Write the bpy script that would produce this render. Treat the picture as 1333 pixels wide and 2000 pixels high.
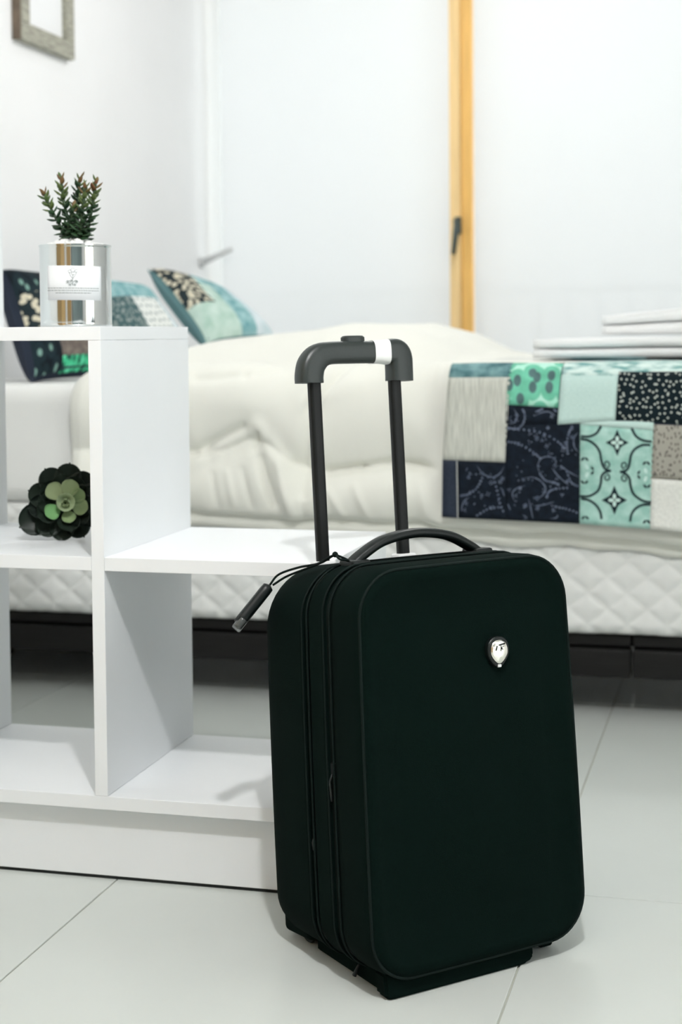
import bpy, bmesh, math, random
import numpy as np
from mathutils import Matrix, Vector, noise
random.seed(7)
for o in list(bpy.data.objects): bpy.data.objects.remove(o)
scene = bpy.context.scene
COL = scene.collection
R = math.radians

# ------------------------------------------------------------------ camera
F, PY, PI_, RO, YA, EYE = 3036.84, 800.69, R(2.7902), R(-.494), R(-14.724), .86
O = Vector((0, 0, EYE))
fw = Vector((math.sin(YA)*math.cos(PI_), math.cos(YA)*math.cos(PI_), -math.sin(PI_)))
rt = Vector((math.cos(YA), -math.sin(YA), 0))
up = rt.cross(fw)
r2 = math.cos(RO)*rt + math.sin(RO)*up
u2 = -math.sin(RO)*rt + math.cos(RO)*up
cam = bpy.data.cameras.new('camera'); camo = bpy.data.objects.new('camera', cam); COL.objects.link(camo)
m = Matrix((( r2.x, u2.x, -fw.x, 0), (r2.y, u2.y, -fw.y, 0), (r2.z, u2.z, -fw.z, EYE), (0, 0, 0, 1)))
camo.matrix_world = m
cam.sensor_fit = 'VERTICAL'; cam.sensor_height = 36.0; cam.sensor_width = 24.0
cam.lens = F/2000*36
cam.shift_y = -(1000-PY)/2000
cam.clip_start = .05
cam.dof.use_dof = True; cam.dof.focus_distance = 2.12; cam.dof.aperture_fstop = cam.lens/11.5
cam.dof.aperture_blades = 0
scene.camera = camo
def ray(x, y): return fw + r2*((x-666.5)/F) - u2*((y-PY)/F)
def onZ(x, y, z): d = ray(x, y); return O + d*((z-O.z)/d.z)
def onY(x, y, Y): d = ray(x, y); return O + d*(Y/d.y)
def onX(x, y, X): d = ray(x, y); return O + d*(X/d.x)

# ------------------------------------------------------------------ world, exposure
W = bpy.data.worlds.new('sky'); scene.world = W; W.use_nodes = True
bg = W.node_tree.nodes['Background']; bg.inputs[0].default_value = (.97, .985, 1, 1); bg.inputs[1].default_value = 3.1
vs = scene.view_settings
scene.display_settings.display_device = 'sRGB'
vs.view_transform = 'Standard'; vs.look = 'None'; vs.gamma = 1; vs.use_curve_mapping = False; vs.exposure = 0.03
LAMP = Vector((-.09, .77, 2.34)); LAMP_W = 116.0
LAMP2 = Vector((-.75, 4.35, 2.34)); FILL_W = 23.0  # unseen fill light, added over the bed to brighten the far end

# ------------------------------------------------------------------ materials
MATS = {}
def mat(name, col, rough=.5, metal=0, spec=.5, noise_amt=0, noise_scale=40, bump=0, bump_scale=200, sheen=0, coat=0, stretch=None, coords='Object'):
    if name in MATS: return MATS[name]
    M = bpy.data.materials.new(name); M.use_nodes = True; MATS[name] = M
    nt = M.node_tree; b = nt.nodes['Principled BSDF']
    b.inputs['Base Color'].default_value = (*col, 1); b.inputs['Roughness'].default_value = rough
    b.inputs['Metallic'].default_value = metal; b.inputs['Specular IOR Level'].default_value = spec
    if sheen: b.inputs['Sheen Weight'].default_value = sheen
    if coat: b.inputs['Coat Weight'].default_value = coat
    if noise_amt or bump:
        tc = nt.nodes.new('ShaderNodeTexCoord'); src = tc.outputs[coords]
        if stretch:
            mp = nt.nodes.new('ShaderNodeMapping'); mp.inputs['Scale'].default_value = stretch
            nt.links.new(src, mp.inputs[0]); src = mp.outputs[0]
    if noise_amt:
        n = nt.nodes.new('ShaderNodeTexNoise'); n.inputs['Scale'].default_value = noise_scale; n.inputs['Detail'].default_value = 4
        nt.links.new(src, n.inputs['Vector'])
        r = nt.nodes.new('ShaderNodeMapRange'); r.inputs[1].default_value = .3; r.inputs[2].default_value = .7
        nt.links.new(n.outputs[0], r.inputs[0])
        mx = nt.nodes.new('ShaderNodeMix'); mx.data_type = 'RGBA'
        mx.inputs[6].default_value = (*[c*(1-noise_amt) for c in col], 1); mx.inputs[7].default_value = (*[min(1, c*(1+noise_amt)) for c in col], 1)
        nt.links.new(r.outputs[0], mx.inputs[0]); nt.links.new(mx.outputs[2], b.inputs['Base Color'])
    if bump:
        n2 = nt.nodes.new('ShaderNodeTexNoise'); n2.inputs['Scale'].default_value = bump_scale
        nt.links.new(src, n2.inputs['Vector'])
        bp = nt.nodes.new('ShaderNodeBump'); bp.inputs['Strength'].default_value = bump; bp.inputs['Distance'].default_value = .002
        nt.links.new(n2.outputs[0], bp.inputs['Height']); nt.links.new(bp.outputs[0], b.inputs['Normal'])
    return M
def srgb(r, g, b):
    f = lambda v: (v/255/12.92) if v/255 <= .04045 else ((v/255+.055)/1.055)**2.4
    return (f(r), f(g), f(b))
WALL = mat('wall_paint', (.90, .902, .905), .7, noise_amt=.012, noise_scale=3, bump=.05, bump_scale=120)
LAM = mat('white_laminate', (.845, .87, .885), .38, spec=.4, noise_amt=.01, noise_scale=5, bump=.02, bump_scale=300)
TILE = mat('floor_tile', (.575, .61, .58), .33, spec=.45, noise_amt=.035, noise_scale=2.2, bump=.02, bump_scale=60)
GROUT = mat('grout', (.42, .43, .38), .8, noise_amt=.05)
BLACKF = mat('black_fabric', (.0011, .0052, .0040), .9, spec=.05, noise_amt=.2, noise_scale=350, bump=.12, bump_scale=900)
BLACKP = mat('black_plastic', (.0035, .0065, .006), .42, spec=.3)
PIPING = mat('black_piping', (.0020, .0066, .0055), .7, spec=.12)
GRIP = mat('grip_plastic', (.015, .0215, .020), .4, spec=.5, noise_amt=.08, noise_scale=500)
POLE = mat('pole_metal', (.005, .006, .0058), .4, spec=.22)
STICK = mat('white_sticker', (.80, .82, .80), .5, noise_amt=.03, noise_scale=80)
CHROME = mat('polished_tin', (.66, .69, .68), .07, metal=1)
SILVER = mat('silver_badge', (.80, .79, .72), .2, metal=1)
CLEARP = mat('clear_plastic', (.05, .055, .053), .15, spec=.6)
PAPER = mat('label_paper', (.80, .83, .85), .6)
INK = mat('grey_ink', (.20, .24, .24), .7)
PEBBLE = mat('white_gravel', (.86, .87, .86), .6, noise_amt=.04)
DUVET = mat('cream_duvet', (.84, .845, .775), .85, sheen=.15, noise_amt=.02, noise_scale=4, bump=.15, bump_scale=90)
SHEET = mat('white_sheet', (.82, .835, .81), .85, noise_amt=.015, noise_scale=5, bump=.1, bump_scale=120)
QUILT = mat('quilted_ticking', (.76, .775, .755), .8, noise_amt=.02, noise_scale=30, bump=.1, bump_scale=400)
DARKW = mat('dark_wood', (.0085, .0085, .008), .6, spec=.2, noise_amt=.3, noise_scale=14, stretch=(1, 20, 20))
TOWEL = mat('white_towel', (.88, .895, .895), .95, noise_amt=.03, noise_scale=200, bump=.25, bump_scale=450)
PINE = mat('honey_pine', (.80, .47, .13), .4, noise_amt=.12, noise_scale=6, stretch=(14, 14, .8))
PINE2 = mat('pine_reflection', (.84, .60, .29), .35, noise_amt=.1, noise_scale=6, stretch=(14, 14, .8))  # paler copy of the pine: reflected light painted into the colour
HANDLE = mat('dark_handle', (.05, .075, .07), .35, spec=.5)
GREYM = mat('pale_grey_metal', (.72, .735, .735), .5)
FRAMEW = mat('weathered_wood', (.33, .325, .265), .7, noise_amt=.35, noise_scale=25, stretch=(6, 1, 6))
FRAMES = mat('brown_frame_side', (.16, .12, .085), .6, noise_amt=.3, noise_scale=20)
MATB = mat('picture_print', (.86, .87, .88), .6)
DOORW = mat('oak_door', (.46, .30, .13), .45, noise_amt=.2, noise_scale=5, stretch=(10, 10, .7))
DOORG = mat('slate_wardrobe', (.17, .22, .225), .4, noise_amt=.05)
RAILM = mat('white_railing', (.75, .77, .77), .5)
OUTC = mat('balcony_concrete', (.55, .55, .52), .8, noise_amt=.08, noise_scale=6)
# translucent sheer blind
BLIND = bpy.data.materials.new('sheer_blind'); BLIND.use_nodes = True
nt = BLIND.node_tree; nt.nodes.clear()
out = nt.nodes.new('ShaderNodeOutputMaterial'); tr = nt.nodes.new('ShaderNodeBsdfTranslucent'); df = nt.nodes.new('ShaderNodeBsdfDiffuse'); tp = nt.nodes.new('ShaderNodeBsdfTransparent')
tr.inputs[0].default_value = (.84, .86, .87, 1); df.inputs[0].default_value = (.86, .88, .89, 1); tp.inputs[0].default_value = (1, 1, 1, 1)
m1 = nt.nodes.new('ShaderNodeMixShader'); m1.inputs[0].default_value = .27; nt.links.new(tr.outputs[0], m1.inputs[2]); nt.links.new(df.outputs[0], m1.inputs[1])
m2 = nt.nodes.new('ShaderNodeMixShader'); m2.inputs[0].default_value = .02; nt.links.new(m1.outputs[0], m2.inputs[1]); nt.links.new(tp.outputs[0], m2.inputs[2])
tcb = nt.nodes.new('ShaderNodeTexCoord'); wv = nt.nodes.new('ShaderNodeTexNoise'); wv.inputs['Scale'].default_value = 300
nt.links.new(tcb.outputs['Object'], wv.inputs['Vector']); bpn = nt.nodes.new('ShaderNodeBump'); bpn.inputs['Strength'].default_value = .05
nt.links.new(wv.outputs[0], bpn.inputs['Height']); nt.links.new(bpn.outputs[0], df.inputs['Normal'])
nt.links.new(m2.outputs[0], out.inputs[0])
GLASS = bpy.data.materials.new('window_glass'); GLASS.use_nodes = True
nt = GLASS.node_tree; nt.nodes.clear()
out = nt.nodes.new('ShaderNodeOutputMaterial'); tp = nt.nodes.new('ShaderNodeBsdfTransparent'); gl = nt.nodes.new('ShaderNodeBsdfGlossy'); gl.inputs['Roughness'].default_value = .02
tp.inputs[0].default_value = (.96, .98, .97, 1)
fr = nt.nodes.new('ShaderNodeFresnel'); fr.inputs[0].default_value = 1.45; mm = nt.nodes.new('ShaderNodeMixShader')
nt.links.new(fr.outputs[0], mm.inputs[0]); nt.links.new(tp.outputs[0], mm.inputs[1]); nt.links.new(gl.outputs[0], mm.inputs[2]); nt.links.new(mm.outputs[0], out.inputs[0])

def pattern(name, build, rough=.85, bump=.12):
    """fabric whose printed colour comes from a node recipe in UV (metres)"""
    if name in MATS: return MATS[name]
    M = bpy.data.materials.new(name); M.use_nodes = True; MATS[name] = M
    nt = M.node_tree; b = nt.nodes['Principled BSDF']; b.inputs['Roughness'].default_value = rough; b.inputs['Specular IOR Level'].default_value = .2
    uv = nt.nodes.new('ShaderNodeTexCoord').outputs['UV']
    c = build(nt, uv)
    nt.links.new(c, b.inputs['Base Color'])
    n = nt.nodes.new('ShaderNodeTexNoise'); n.inputs['Scale'].default_value = 700; nt.links.new(uv, n.inputs['Vector'])
    bp = nt.nodes.new('ShaderNodeBump'); bp.inputs['Strength'].default_value = bump; bp.inputs['Distance'].default_value = .001
    nt.links.new(n.outputs[0], bp.inputs['Height']); nt.links.new(bp.outputs[0], b.inputs['Normal'])
    return M
def ramp(nt, val, stops, interp='LINEAR'):
    r = nt.nodes.new('ShaderNodeValToRGB'); r.color_ramp.interpolation = interp
    el = r.color_ramp.elements
    while len(el) < len(stops): el.new(.5)
    for e, (p, c) in zip(el, stops): e.position = p; e.color = (*c, 1)
    nt.links.new(val, r.inputs[0]); return r.outputs[0]
def tex(nt, kind, vec, scale, **kw):
    n = nt.nodes.new(kind); n.inputs['Scale'].default_value = scale
    if kind == 'ShaderNodeTexVoronoi': n.voronoi_dimensions = '2D'
    for k, v in kw.items():
        if hasattr(n, k): setattr(n, k, v)
        else: n.inputs[k.replace('_', ' ').title()].default_value = v
    nt.links.new(vec, n.inputs['Vector']); return n
def mapping(nt, vec, scale=(1, 1, 1), rot=0):
    mp = nt.nodes.new('ShaderNodeMapping'); mp.inputs['Scale'].default_value = scale; mp.inputs['Rotation'].default_value = (0, 0, rot)
    nt.links.new(vec, mp.inputs[0]); return mp.outputs[0]
def p_noise(c0, c1, scale, stretch=(1, 1, 1), lo=.35, hi=.65, detail=4):
    def f(nt, uv):
        n = tex(nt, 'ShaderNodeTexNoise', mapping(nt, uv, stretch), scale, detail=detail)
        return ramp(nt, n.outputs[0], [(lo, c0), (hi, c1)])
    return f
def p_dots(c0, c1, scale, r, rnd=.75, stretch=(1, 1, 1)):
    def f(nt, uv):
        n = tex(nt, 'ShaderNodeTexVoronoi', mapping(nt, uv, stretch), scale, randomness=rnd)
        return ramp(nt, n.outputs['Distance'], [(r, c1), (r+.07, c0)])
    return f
def p_leaves(c0, c1, c2, scale, rot=.5, r=.33, stretch=(1.9, 1, 1)):
    def f(nt, uv):
        d = tex(nt, 'ShaderNodeTexNoise', uv, 30)
        n = tex(nt, 'ShaderNodeTexVoronoi', mapping(nt, uv, stretch, rot), scale, randomness=.9)
        a = ramp(nt, n.outputs['Distance'], [(r-.06, c1), (r, c0), (r+.28, c0), (r+.36, c2)])
        mx = nt.nodes.new('ShaderNodeMix'); mx.data_type = 'RGBA'; mx.blend_type = 'OVERLAY'; mx.inputs[0].default_value = .35
        nt.links.new(a, mx.inputs[6]); nt.links.new(ramp(nt, d.outputs[0], [(.3, (.2, .2, .2)), (.7, (.8, .8, .8))]), mx.inputs[7])
        return mx.outputs[2]
    return f
F_LINEN = pattern('grey_linen', p_noise(srgb(176, 179, 170), srgb(212, 214, 204), 90, (3.2, .22, 1), .3, .7))
F_NAVY = pattern('plain_navy', p_noise(srgb(34, 42, 56), srgb(50, 58, 72), 300))
F_PAISLEY = pattern('navy_paisley', p_noise(srgb(7, 16, 26), srgb(17, 27, 39), 60))
F_PAISPRINT = pattern('paisley_print', p_noise(srgb(78, 88, 108), srgb(118, 128, 146), 120))
F_MINT = pattern('mint_leaf', p_leaves(srgb(112, 194, 164), srgb(84, 112, 112), srgb(184, 234, 216), 21, .9, .30, (1.5, 1, 1)))
F_PALEMINT = pattern('pale_mint', p_noise(srgb(186, 214, 208), srgb(200, 225, 219), 150, (1, 3, 1)))
F_DOTS = pattern('black_spotted', p_dots(srgb(10, 26, 32), srgb(206, 214, 204), 84, .14, .85))
F_DAMASK = pattern('mint_damask', p_noise(srgb(146, 192, 180), srgb(178, 214, 204), 35))
F_DAMDARK = pattern('damask_ink', p_noise(srgb(16, 34, 40), srgb(24, 44, 50), 200))
F_DAMPALE = pattern('damask_pale', p_noise(srgb(192, 222, 214), srgb(204, 230, 222), 90))
F_TAUPE = pattern('taupe_speckled', p_dots(srgb(160, 158, 148), srgb(70, 68, 66), 130, .16, 1, (1, .55, 1)))
F_OFFW = pattern('offwhite_linen', p_noise(srgb(216, 218, 212), srgb(230, 232, 226), 160))
F_TEAL = pattern('dark_teal', p_noise(srgb(66, 106, 112), srgb(128, 166, 168), 30))
F_TEALMIX = pattern('teal_swirl', p_noise(srgb(104, 158, 156), srgb(214, 234, 228), 22, (1, 2.4, 1), .38, .56))
F_FLORAL = pattern('black_floral', p_dots(srgb(34, 46, 50), srgb(212, 206, 184), 46, .34, 1))
F_BLKTEAL = pattern('black_teal', p_leaves(srgb(26, 42, 48), srgb(120, 155, 145), srgb(12, 22, 30), 17, 1.0, .2))
F_BROWN = pattern('taupe_brown', p_noise(srgb(88, 80, 76), srgb(128, 118, 110), 45))
F_GREEN = pattern('emerald_print', p_leaves(srgb(70, 190, 140), srgb(30, 80, 70), srgb(110, 220, 176), 30))
F_SAGE = pattern('sage_cotton', p_noise(srgb(166, 196, 182), srgb(196, 216, 206), 20))
F_PALEB = pattern('pale_blue_cotton', p_noise(srgb(186, 204, 208), srgb(212, 222, 226), 14))
F_TEALB = pattern('teal_batik', p_noise(srgb(96, 148, 154), srgb(164, 200, 200), 26))
F_SCRIPT = pattern('white_dashed', p_dots(srgb(222, 226, 222), srgb(90, 110, 112), 44, .16, .25, (1, .8, 1)))
F_SLATE = pattern('slate_speckle', p_dots(srgb(70, 96, 98), srgb(150, 160, 156), 62, .25, 1))

# ------------------------------------------------------------------ mesh helpers
def link(o, parent=None):
    COL.objects.link(o)
    if parent is not None:
        o.parent = parent
        o.matrix_parent_inverse = Matrix.Identity(4)
    return o
def wm(o):
    """world matrix before evaluation"""
    return (wm(o.parent) @ o.matrix_parent_inverse @ o.matrix_basis) if o.parent else o.matrix_basis.copy()
def child(o, parent):
    o.parent = parent; o.matrix_parent_inverse = wm(parent).inverted()
def mk(name, verts, faces, material, parent=None, smooth=False, uv=None, world=True):
    me = bpy.data.meshes.new(name); me.from_pydata([tuple(v) for v in verts], [], faces); me.update()
    if uv is not None:
        l = me.uv_layers.new(name='UVMap')
        for lp in me.loops: l.data[lp.index].uv = uv[lp.vertex_index]
    if smooth: me.shade_smooth()
    me.materials.append(material)
    o = bpy.data.objects.new(name, me); COL.objects.link(o)
    if parent is not None:
        if world: child(o, parent)
        else: o.parent = parent
    return o
def from_bm(name, bm, material, parent=None, smooth=False, world=True):
    bmesh.ops.recalc_face_normals(bm, faces=bm.faces)
    me = bpy.data.meshes.new(name); bm.to_mesh(me); bm.free()
    if smooth: me.shade_smooth()
    me.materials.append(material)
    o = bpy.data.objects.new(name, me); COL.objects.link(o)
    if parent is not None:
        if world: child(o, parent)
        else: o.parent = parent
    return o
def box(name, x0, x1, y0, y1, z0, z1, material, parent=None, bev=.001, seg=2, world=True):
    bm = bmesh.new(); bmesh.ops.create_cube(bm, size=1)
    for v in bm.verts: v.co = Vector(((x0+x1)/2+v.co.x*(x1-x0), (y0+y1)/2+v.co.y*(y1-y0), (z0+z1)/2+v.co.z*(z1-z0)))
    if bev: bmesh.ops.bevel(bm, geom=bm.edges[:], offset=bev, segments=seg, affect='EDGES', profile=.5)
    return from_bm(name, bm, material, parent, world=world)
def empty(name, loc, label, cat, group=None, mtx=None):
    o = bpy.data.objects.new(name, None); COL.objects.link(o)
    if mtx is not None: o.matrix_basis = mtx
    else: o.location = loc
    o.empty_display_size = .05
    return tag(o, label, cat, group)
def tag(o, label, cat, group=None):
    o['label'] = label; o['category'] = cat
    if group: o['group'] = group
    return o
def struct(o): o['kind'] = 'structure'; return o
def loft(rings, cap0=True, cap1=True):
    n = len(rings[0]); V = [v for r in rings for v in r]; Fc = []
    for i in range(len(rings)-1):
        for j in range(n):
            a, b = i*n+j, i*n+(j+1) % n; Fc.append((a, b, b+n, a+n))
    if cap0: Fc.append(tuple(reversed(range(n))))
    if cap1: Fc.append(tuple(range((len(rings)-1)*n, len(rings)*n)))
    return V, Fc
def tube_vf(pts, rad, n=10, flat=1.0, upv=(0, 0, 1)):
    pts = [Vector(p) for p in pts]; rings = []; prev = None
    for i, p in enumerate(pts):
        t = (pts[min(i+1, len(pts)-1)]-pts[max(i-1, 0)]).normalized()
        if prev is None:
            s = t.cross(Vector(upv))
            if s.length < 1e-4: s = t.cross(Vector((1, 0, 0)))
        else: s = prev - t*prev.dot(t)
        s.normalize(); prev = s; w = t.cross(s)
        r = rad[i] if isinstance(rad, (list, tuple)) else rad
        rings.append([p + s*(r*math.cos(2*math.pi*k/n)) + w*(r*flat*math.sin(2*math.pi*k/n)) for k in range(n)])
    return loft(rings)
def tube(name, pts, rad, material, parent=None, n=10, flat=1.0, upv=(0, 0, 1), world=True):
    V, Fc = tube_vf(pts, rad, n, flat, upv); return mk(name, V, Fc, material, parent, True, world=world)
def bez(pts, n=24):
    """Catmull-Rom through points"""
    P = [Vector(p) for p in pts]; P = [P[0]*2-P[1]] + P + [P[-1]*2-P[-2]]; outp = []
    for i in range(1, len(P)-2):
        for k in range(n):
            t = k/n; a, b, c, d = P[i-1:i+3]
            outp.append(.5*((2*b)+(-a+c)*t+(2*a-5*b+4*c-d)*t*t+(-a+3*b-3*c+d)*t**3))
    outp.append(P[-2]); return outp
def interp(x, xs, ys): return float(np.interp(x, xs, ys))
def sstep(x, a, b):
    t = min(1, max(0, (x-a)/(b-a))); return t*t*(3-2*t)

# ------------------------------------------------------------------ room shell
XL, XRW, YN, YW, ZC = -2.10, 2.30, -1.50, 5.95, 2.55
fl = struct(box('floor', XL-.1, XRW+.1, YN-.1, YW+.25, -.06, -.0025, GROUT, None, 0))
TX, TY, G = .666, 1.245, .0016
tile_me = {}
ix = 0
x = -.966-TX*3
while x < XRW:
    y = 3.60-TY*6
    while y < YW:
        x0, x1 = max(x+G, XL-.02), min(x+TX-G, XRW+.02); y0, y1 = max(y+G, YN-.02), min(y+TY-G, YW+.02)
        if x1-x0 > .03 and y1-y0 > .03:
            key = (round(x1-x0, 3), round(y1-y0, 3))
            if key not in tile_me:
                o = box('tile', -key[0]/2, key[0]/2, -key[1]/2, key[1]/2, -.012, 0, TILE, None, .0008, 1); tile_me[key] = o.data
            else:
                o = bpy.data.objects.new('tile', tile_me[key]); COL.objects.link(o)
            o.parent = fl; o.location = ((x0+x1)/2, (y0+y1)/2, 0)
        y += TY
    x += TX
struct(box('ceiling', XL-.1, XRW+.1, YN-.1, YW+.2, ZC, ZC+.1, WALL, None, 0))
struct(box('wall_left', XL-.1, XL, YN-.1, YW+.2, -.01, ZC, WALL, None, 0))
RY0, RY1, RZ0, RZ1 = .05, 2.0, .06, 2.36      # garden-door opening in the right wall
bm = bmesh.new()
for (a, b, c, d) in ((YN-.1, RY0, -.01, ZC), (RY1, YW+.2, -.01, ZC), (RY0, RY1, RZ1, ZC), (RY0, RY1, -.01, RZ0)):
    r = bmesh.ops.create_cube(bm, size=1)
    for v in r['verts']: v.co = Vector((XRW+.05+v.co.x*.1, (a+b)/2+v.co.y*(b-a), (c+d)/2+v.co.z*(d-c)))
struct(from_bm('wall_right', bm, WALL))
w2 = struct(box('window_2', XRW+.03, XRW+.08, RY0, RY1, RZ1-.05, RZ1, PINE, None, .003))
for (a, b) in ((RY0, RY0+.05), ((RY0+RY1)/2-.04, (RY0+RY1)/2+.04), (RY1-.05, RY1)): box('window_frame', XRW+.03, XRW+.08, a, b, RZ0, RZ1-.05, PINE, w2, .003)
for (a, b) in ((RY0+.05, (RY0+RY1)/2-.04), ((RY0+RY1)/2+.04, RY1-.05)): box('pane', XRW+.052, XRW+.058, a, b, RZ0, RZ1-.05, GLASS, w2, 0)
struct(box('wall_front', XL, XRW, YN-.1, YN, -.01, ZC, WALL, None, 0))
# window wall: one wide opening with a timber glazed door set
WX0, WX1, WZ1 = XL, 1.30, 2.38
bm = bmesh.new()
for (a, b, c, d) in ((WX1, XRW, 0, ZC), (WX0, WX1, WZ1, ZC)):
    r = bmesh.ops.create_cube(bm, size=1)
    for v in r['verts']: v.co = Vector(((a+b)/2+v.co.x*(b-a), YW+.1+v.co.y*.2, (c+d)/2+v.co.z*(d-c)))
struct(from_bm('wall_back', bm, WALL))
# fitted cupboards and a door behind the camera (they show in the polished tin)
dr = struct(box('door_1', -1.30, -.45, YN, YN+.045, 0, 2.1, DOORW, None, .003))
for k in range(2): box('door_panel', -1.18, -.57, YN+.045, YN+.052, .2+k*.95, .95+k*1.0, DOORW, dr, .004)
tube('door_handle', [(-.55, YN+.05, 1.02), (-.55, YN+.09, 1.02), (-.66, YN+.09, 1.02)], .009, HANDLE, dr)
def cupboard(name, x0, x1, y0, y1, m_, axis, label):
    e = empty(name, ((x0+x1)/2, (y0+y1)/2, 0), label, 'wardrobe')
    box('carcass', x0, x1, y0, y1, 0, 2.2, m_, e, .003)
    for k in range(2):
        if axis == 'y':
            h = (x1-x0)/2; d = box('door', x0+k*h+.004, x0+(k+1)*h-.004, y1+.001, y1+.02, .04, 2.18, m_, e, .003); X = x0+h+(-.06 if k == 0 else .06)
            tube('handle', [(X, y1+.04, .95), (X, y1+.04, 1.25)], .007, GREYM, d)
        else:
            h = (y1-y0)/2; d = box('door', x1+.001, x1+.02, y0+k*h+.004, y0+(k+1)*h-.004, .04, 2.18, m_, e, .003); Y = y0+h+(-.06 if k == 0 else .06)
            tube('handle', [(x1+.04, Y, .95), (x1+.04, Y, 1.25)], .007, GREYM, d)
cupboard('wardrobe', -.30, 2.20, YN+.005, YN+.55, DOORG, 'y', 'tall slate grey two-door wardrobe beside the oak door')
cupboard('wardrobe', XL+.005, XL+.45, -.9, 1.0, DOORW, 'x', 'tall oak two-door wardrobe against the left wall')

# window: timber frame, two glazed leaves, centre stile with handle
YP = YW+.06
pL, pR = onY(878.5, 350, YW).x, onY(923.5, 350, YW).x
win = struct(box('window_1', WX0, WX1, YP+.05, YP+.09, WZ1-.06, WZ1, PINE, None, .003))
box('window_frame', WX1-.05, WX1, YP+.05, YP+.09, .0, WZ1-.06, PINE, win, .003)
box('window_sill', WX0+.05, WX1-.05, YP+.05, YP+.09, .0, .06, PINE, win, .003)
mid = (pL+pR)/2
st1 = box('stile', pL, mid-.002, YW-.005, YP+.09, .0, WZ1-.06, PINE2, win, .005)
st2 = box('stile', mid-.002, pR, YW+.004, YP+.09, .0, WZ1-.06, PINE, win, .005)
for (a, b) in ((WX0, pL), (pR, WX1-.05)):
    box('pane', a, b, YP+.066, YP+.072, .06, WZ1-.06, GLASS, win, 0)
hp = onY(896, 440, YW-.006)
box('handle_plate', hp.x-.015, hp.x+.013, YW-.016, YW-.006, hp.z-.035, hp.z+.032, HANDLE, st1, .004)
tip = onY(886, 497, YW-.06); kn = onY(893, 436, YW-.06)
tube('lever', [(hp.x, YW-.012, hp.z+.01), (hp.x-.002, YW-.05, hp.z+.012), (kn.x, YW-.06, kn.z), (kn.x-.006, YW-.062, kn.z-.05), (tip.x, YW-.06, tip.z)], [.011, .011, .012, .011, .009], HANDLE, st1)

def blind(x0, x1, label):
    e = empty('roller_blind', (x0, YW-.055, .03), label, 'blind')
    nx, nz = 60, 30; V = []; Fc = []
    for j in range(nz+1):
        for i in range(nx+1):
            X = x0+(x1-x0)*i/nx; z = .05+(2.40-.05)*j/nz
            V.append((X, YW-.05+.0018*math.sin(X*17+1.3)*(1-j/nz), z))
    for j in range(nz):
        for i in range(nx): a = j*(nx+1)+i; Fc.append((a, a+1, a+nx+2, a+nx+1))
    mk('fabric', V, Fc, BLIND, e, True)
    tube('bottom_bar', [(x0, YW-.05, .045), (x1, YW-.05, .045)], .009, RAILM, e)
    tube('roller_tube', [(x0, YW-.035, 2.42), (x1, YW-.035, 2.42)], .022, RAILM, e, 14)
bl0 = onY(433, 350, YW-.05).x; bl1 = onY(880.5, 350, YW-.05).x; bl2 = onY(927, 350, YW-.05).x
blind(bl0, bl1-.004, 'white sheer roller blind between the room corner and the wooden stile')
blind(bl2, WX1+.03, 'white sheer roller blind to the right of the wooden stile, behind the towels')
# balcony outside
struct(box('floor', WX0-1, WX1+1, YW+.2, YW+1.45, -.15, -.02, OUTC, None, .004)).name = 'floor_balcony'
rl = empty('balcony_railing', (0, YW+1.35, -.02), 'white metal balcony railing with upright bars outside the blinds', 'railing')
for z in (.06, 1.04): box('rail', WX0-1, WX1+1, YW+1.33, YW+1.37, z, z+.035, RAILM, rl, .003)
bar = None
for k in range(38):
    X = WX0-.95+k*.14
    if bar is None: o = box('bar', -.013, .013, -.013, .013, .0, .94, RAILM, rl, .002, 1, world=False); bar = o.data
    else: o = bpy.data.objects.new('bar', bar); COL.objects.link(o); o.parent = rl
    o.location = (X, 0, .11)
for X in (WX0-.9, -.3, WX1+.9): box('post', X-.02, X+.02, YW+1.33, YW+1.37, -.021, .06, RAILM, rl, .002)

# ceiling lamp plus an added fill (above the frame): opal globes, each giving its own light
def globe(P_, watts, label):
    e = empty('ceiling_lamp_or_fill', (P_.x, P_.y, ZC), label, 'lamp')
    V, Fc = loft([[(P_.x+r*math.cos(2*math.pi*k/24), P_.y+r*math.sin(2*math.pi*k/24), z) for k in range(24)] for r, z in ((.06, ZC), (.06, ZC-.012), (.05, ZC-.025), (.008, ZC-.03), (.008, P_.z+.045))])
    mk('canopy', V, Fc, RAILM, e, False)
    bm = bmesh.new(); bmesh.ops.create_uvsphere(bm, u_segments=24, v_segments=14, radius=.05, matrix=Matrix.Translation(P_))
    EM = bpy.data.materials.new('opal_glow'); EM.use_nodes = True
    eb = EM.node_tree.nodes['Principled BSDF']; eb.inputs['Emission Color'].default_value = (1, .99, .985, 1)
    eb.inputs['Emission Strength'].default_value = watts/(4*math.pi)/(math.pi*.05**2)
    from_bm('globe', bm, EM, e, True)
globe(LAMP, LAMP_W, 'white globe ceiling lamp above the suitcase')
globe(LAMP2, FILL_W, 'added white globe fill light above the bed')

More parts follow.
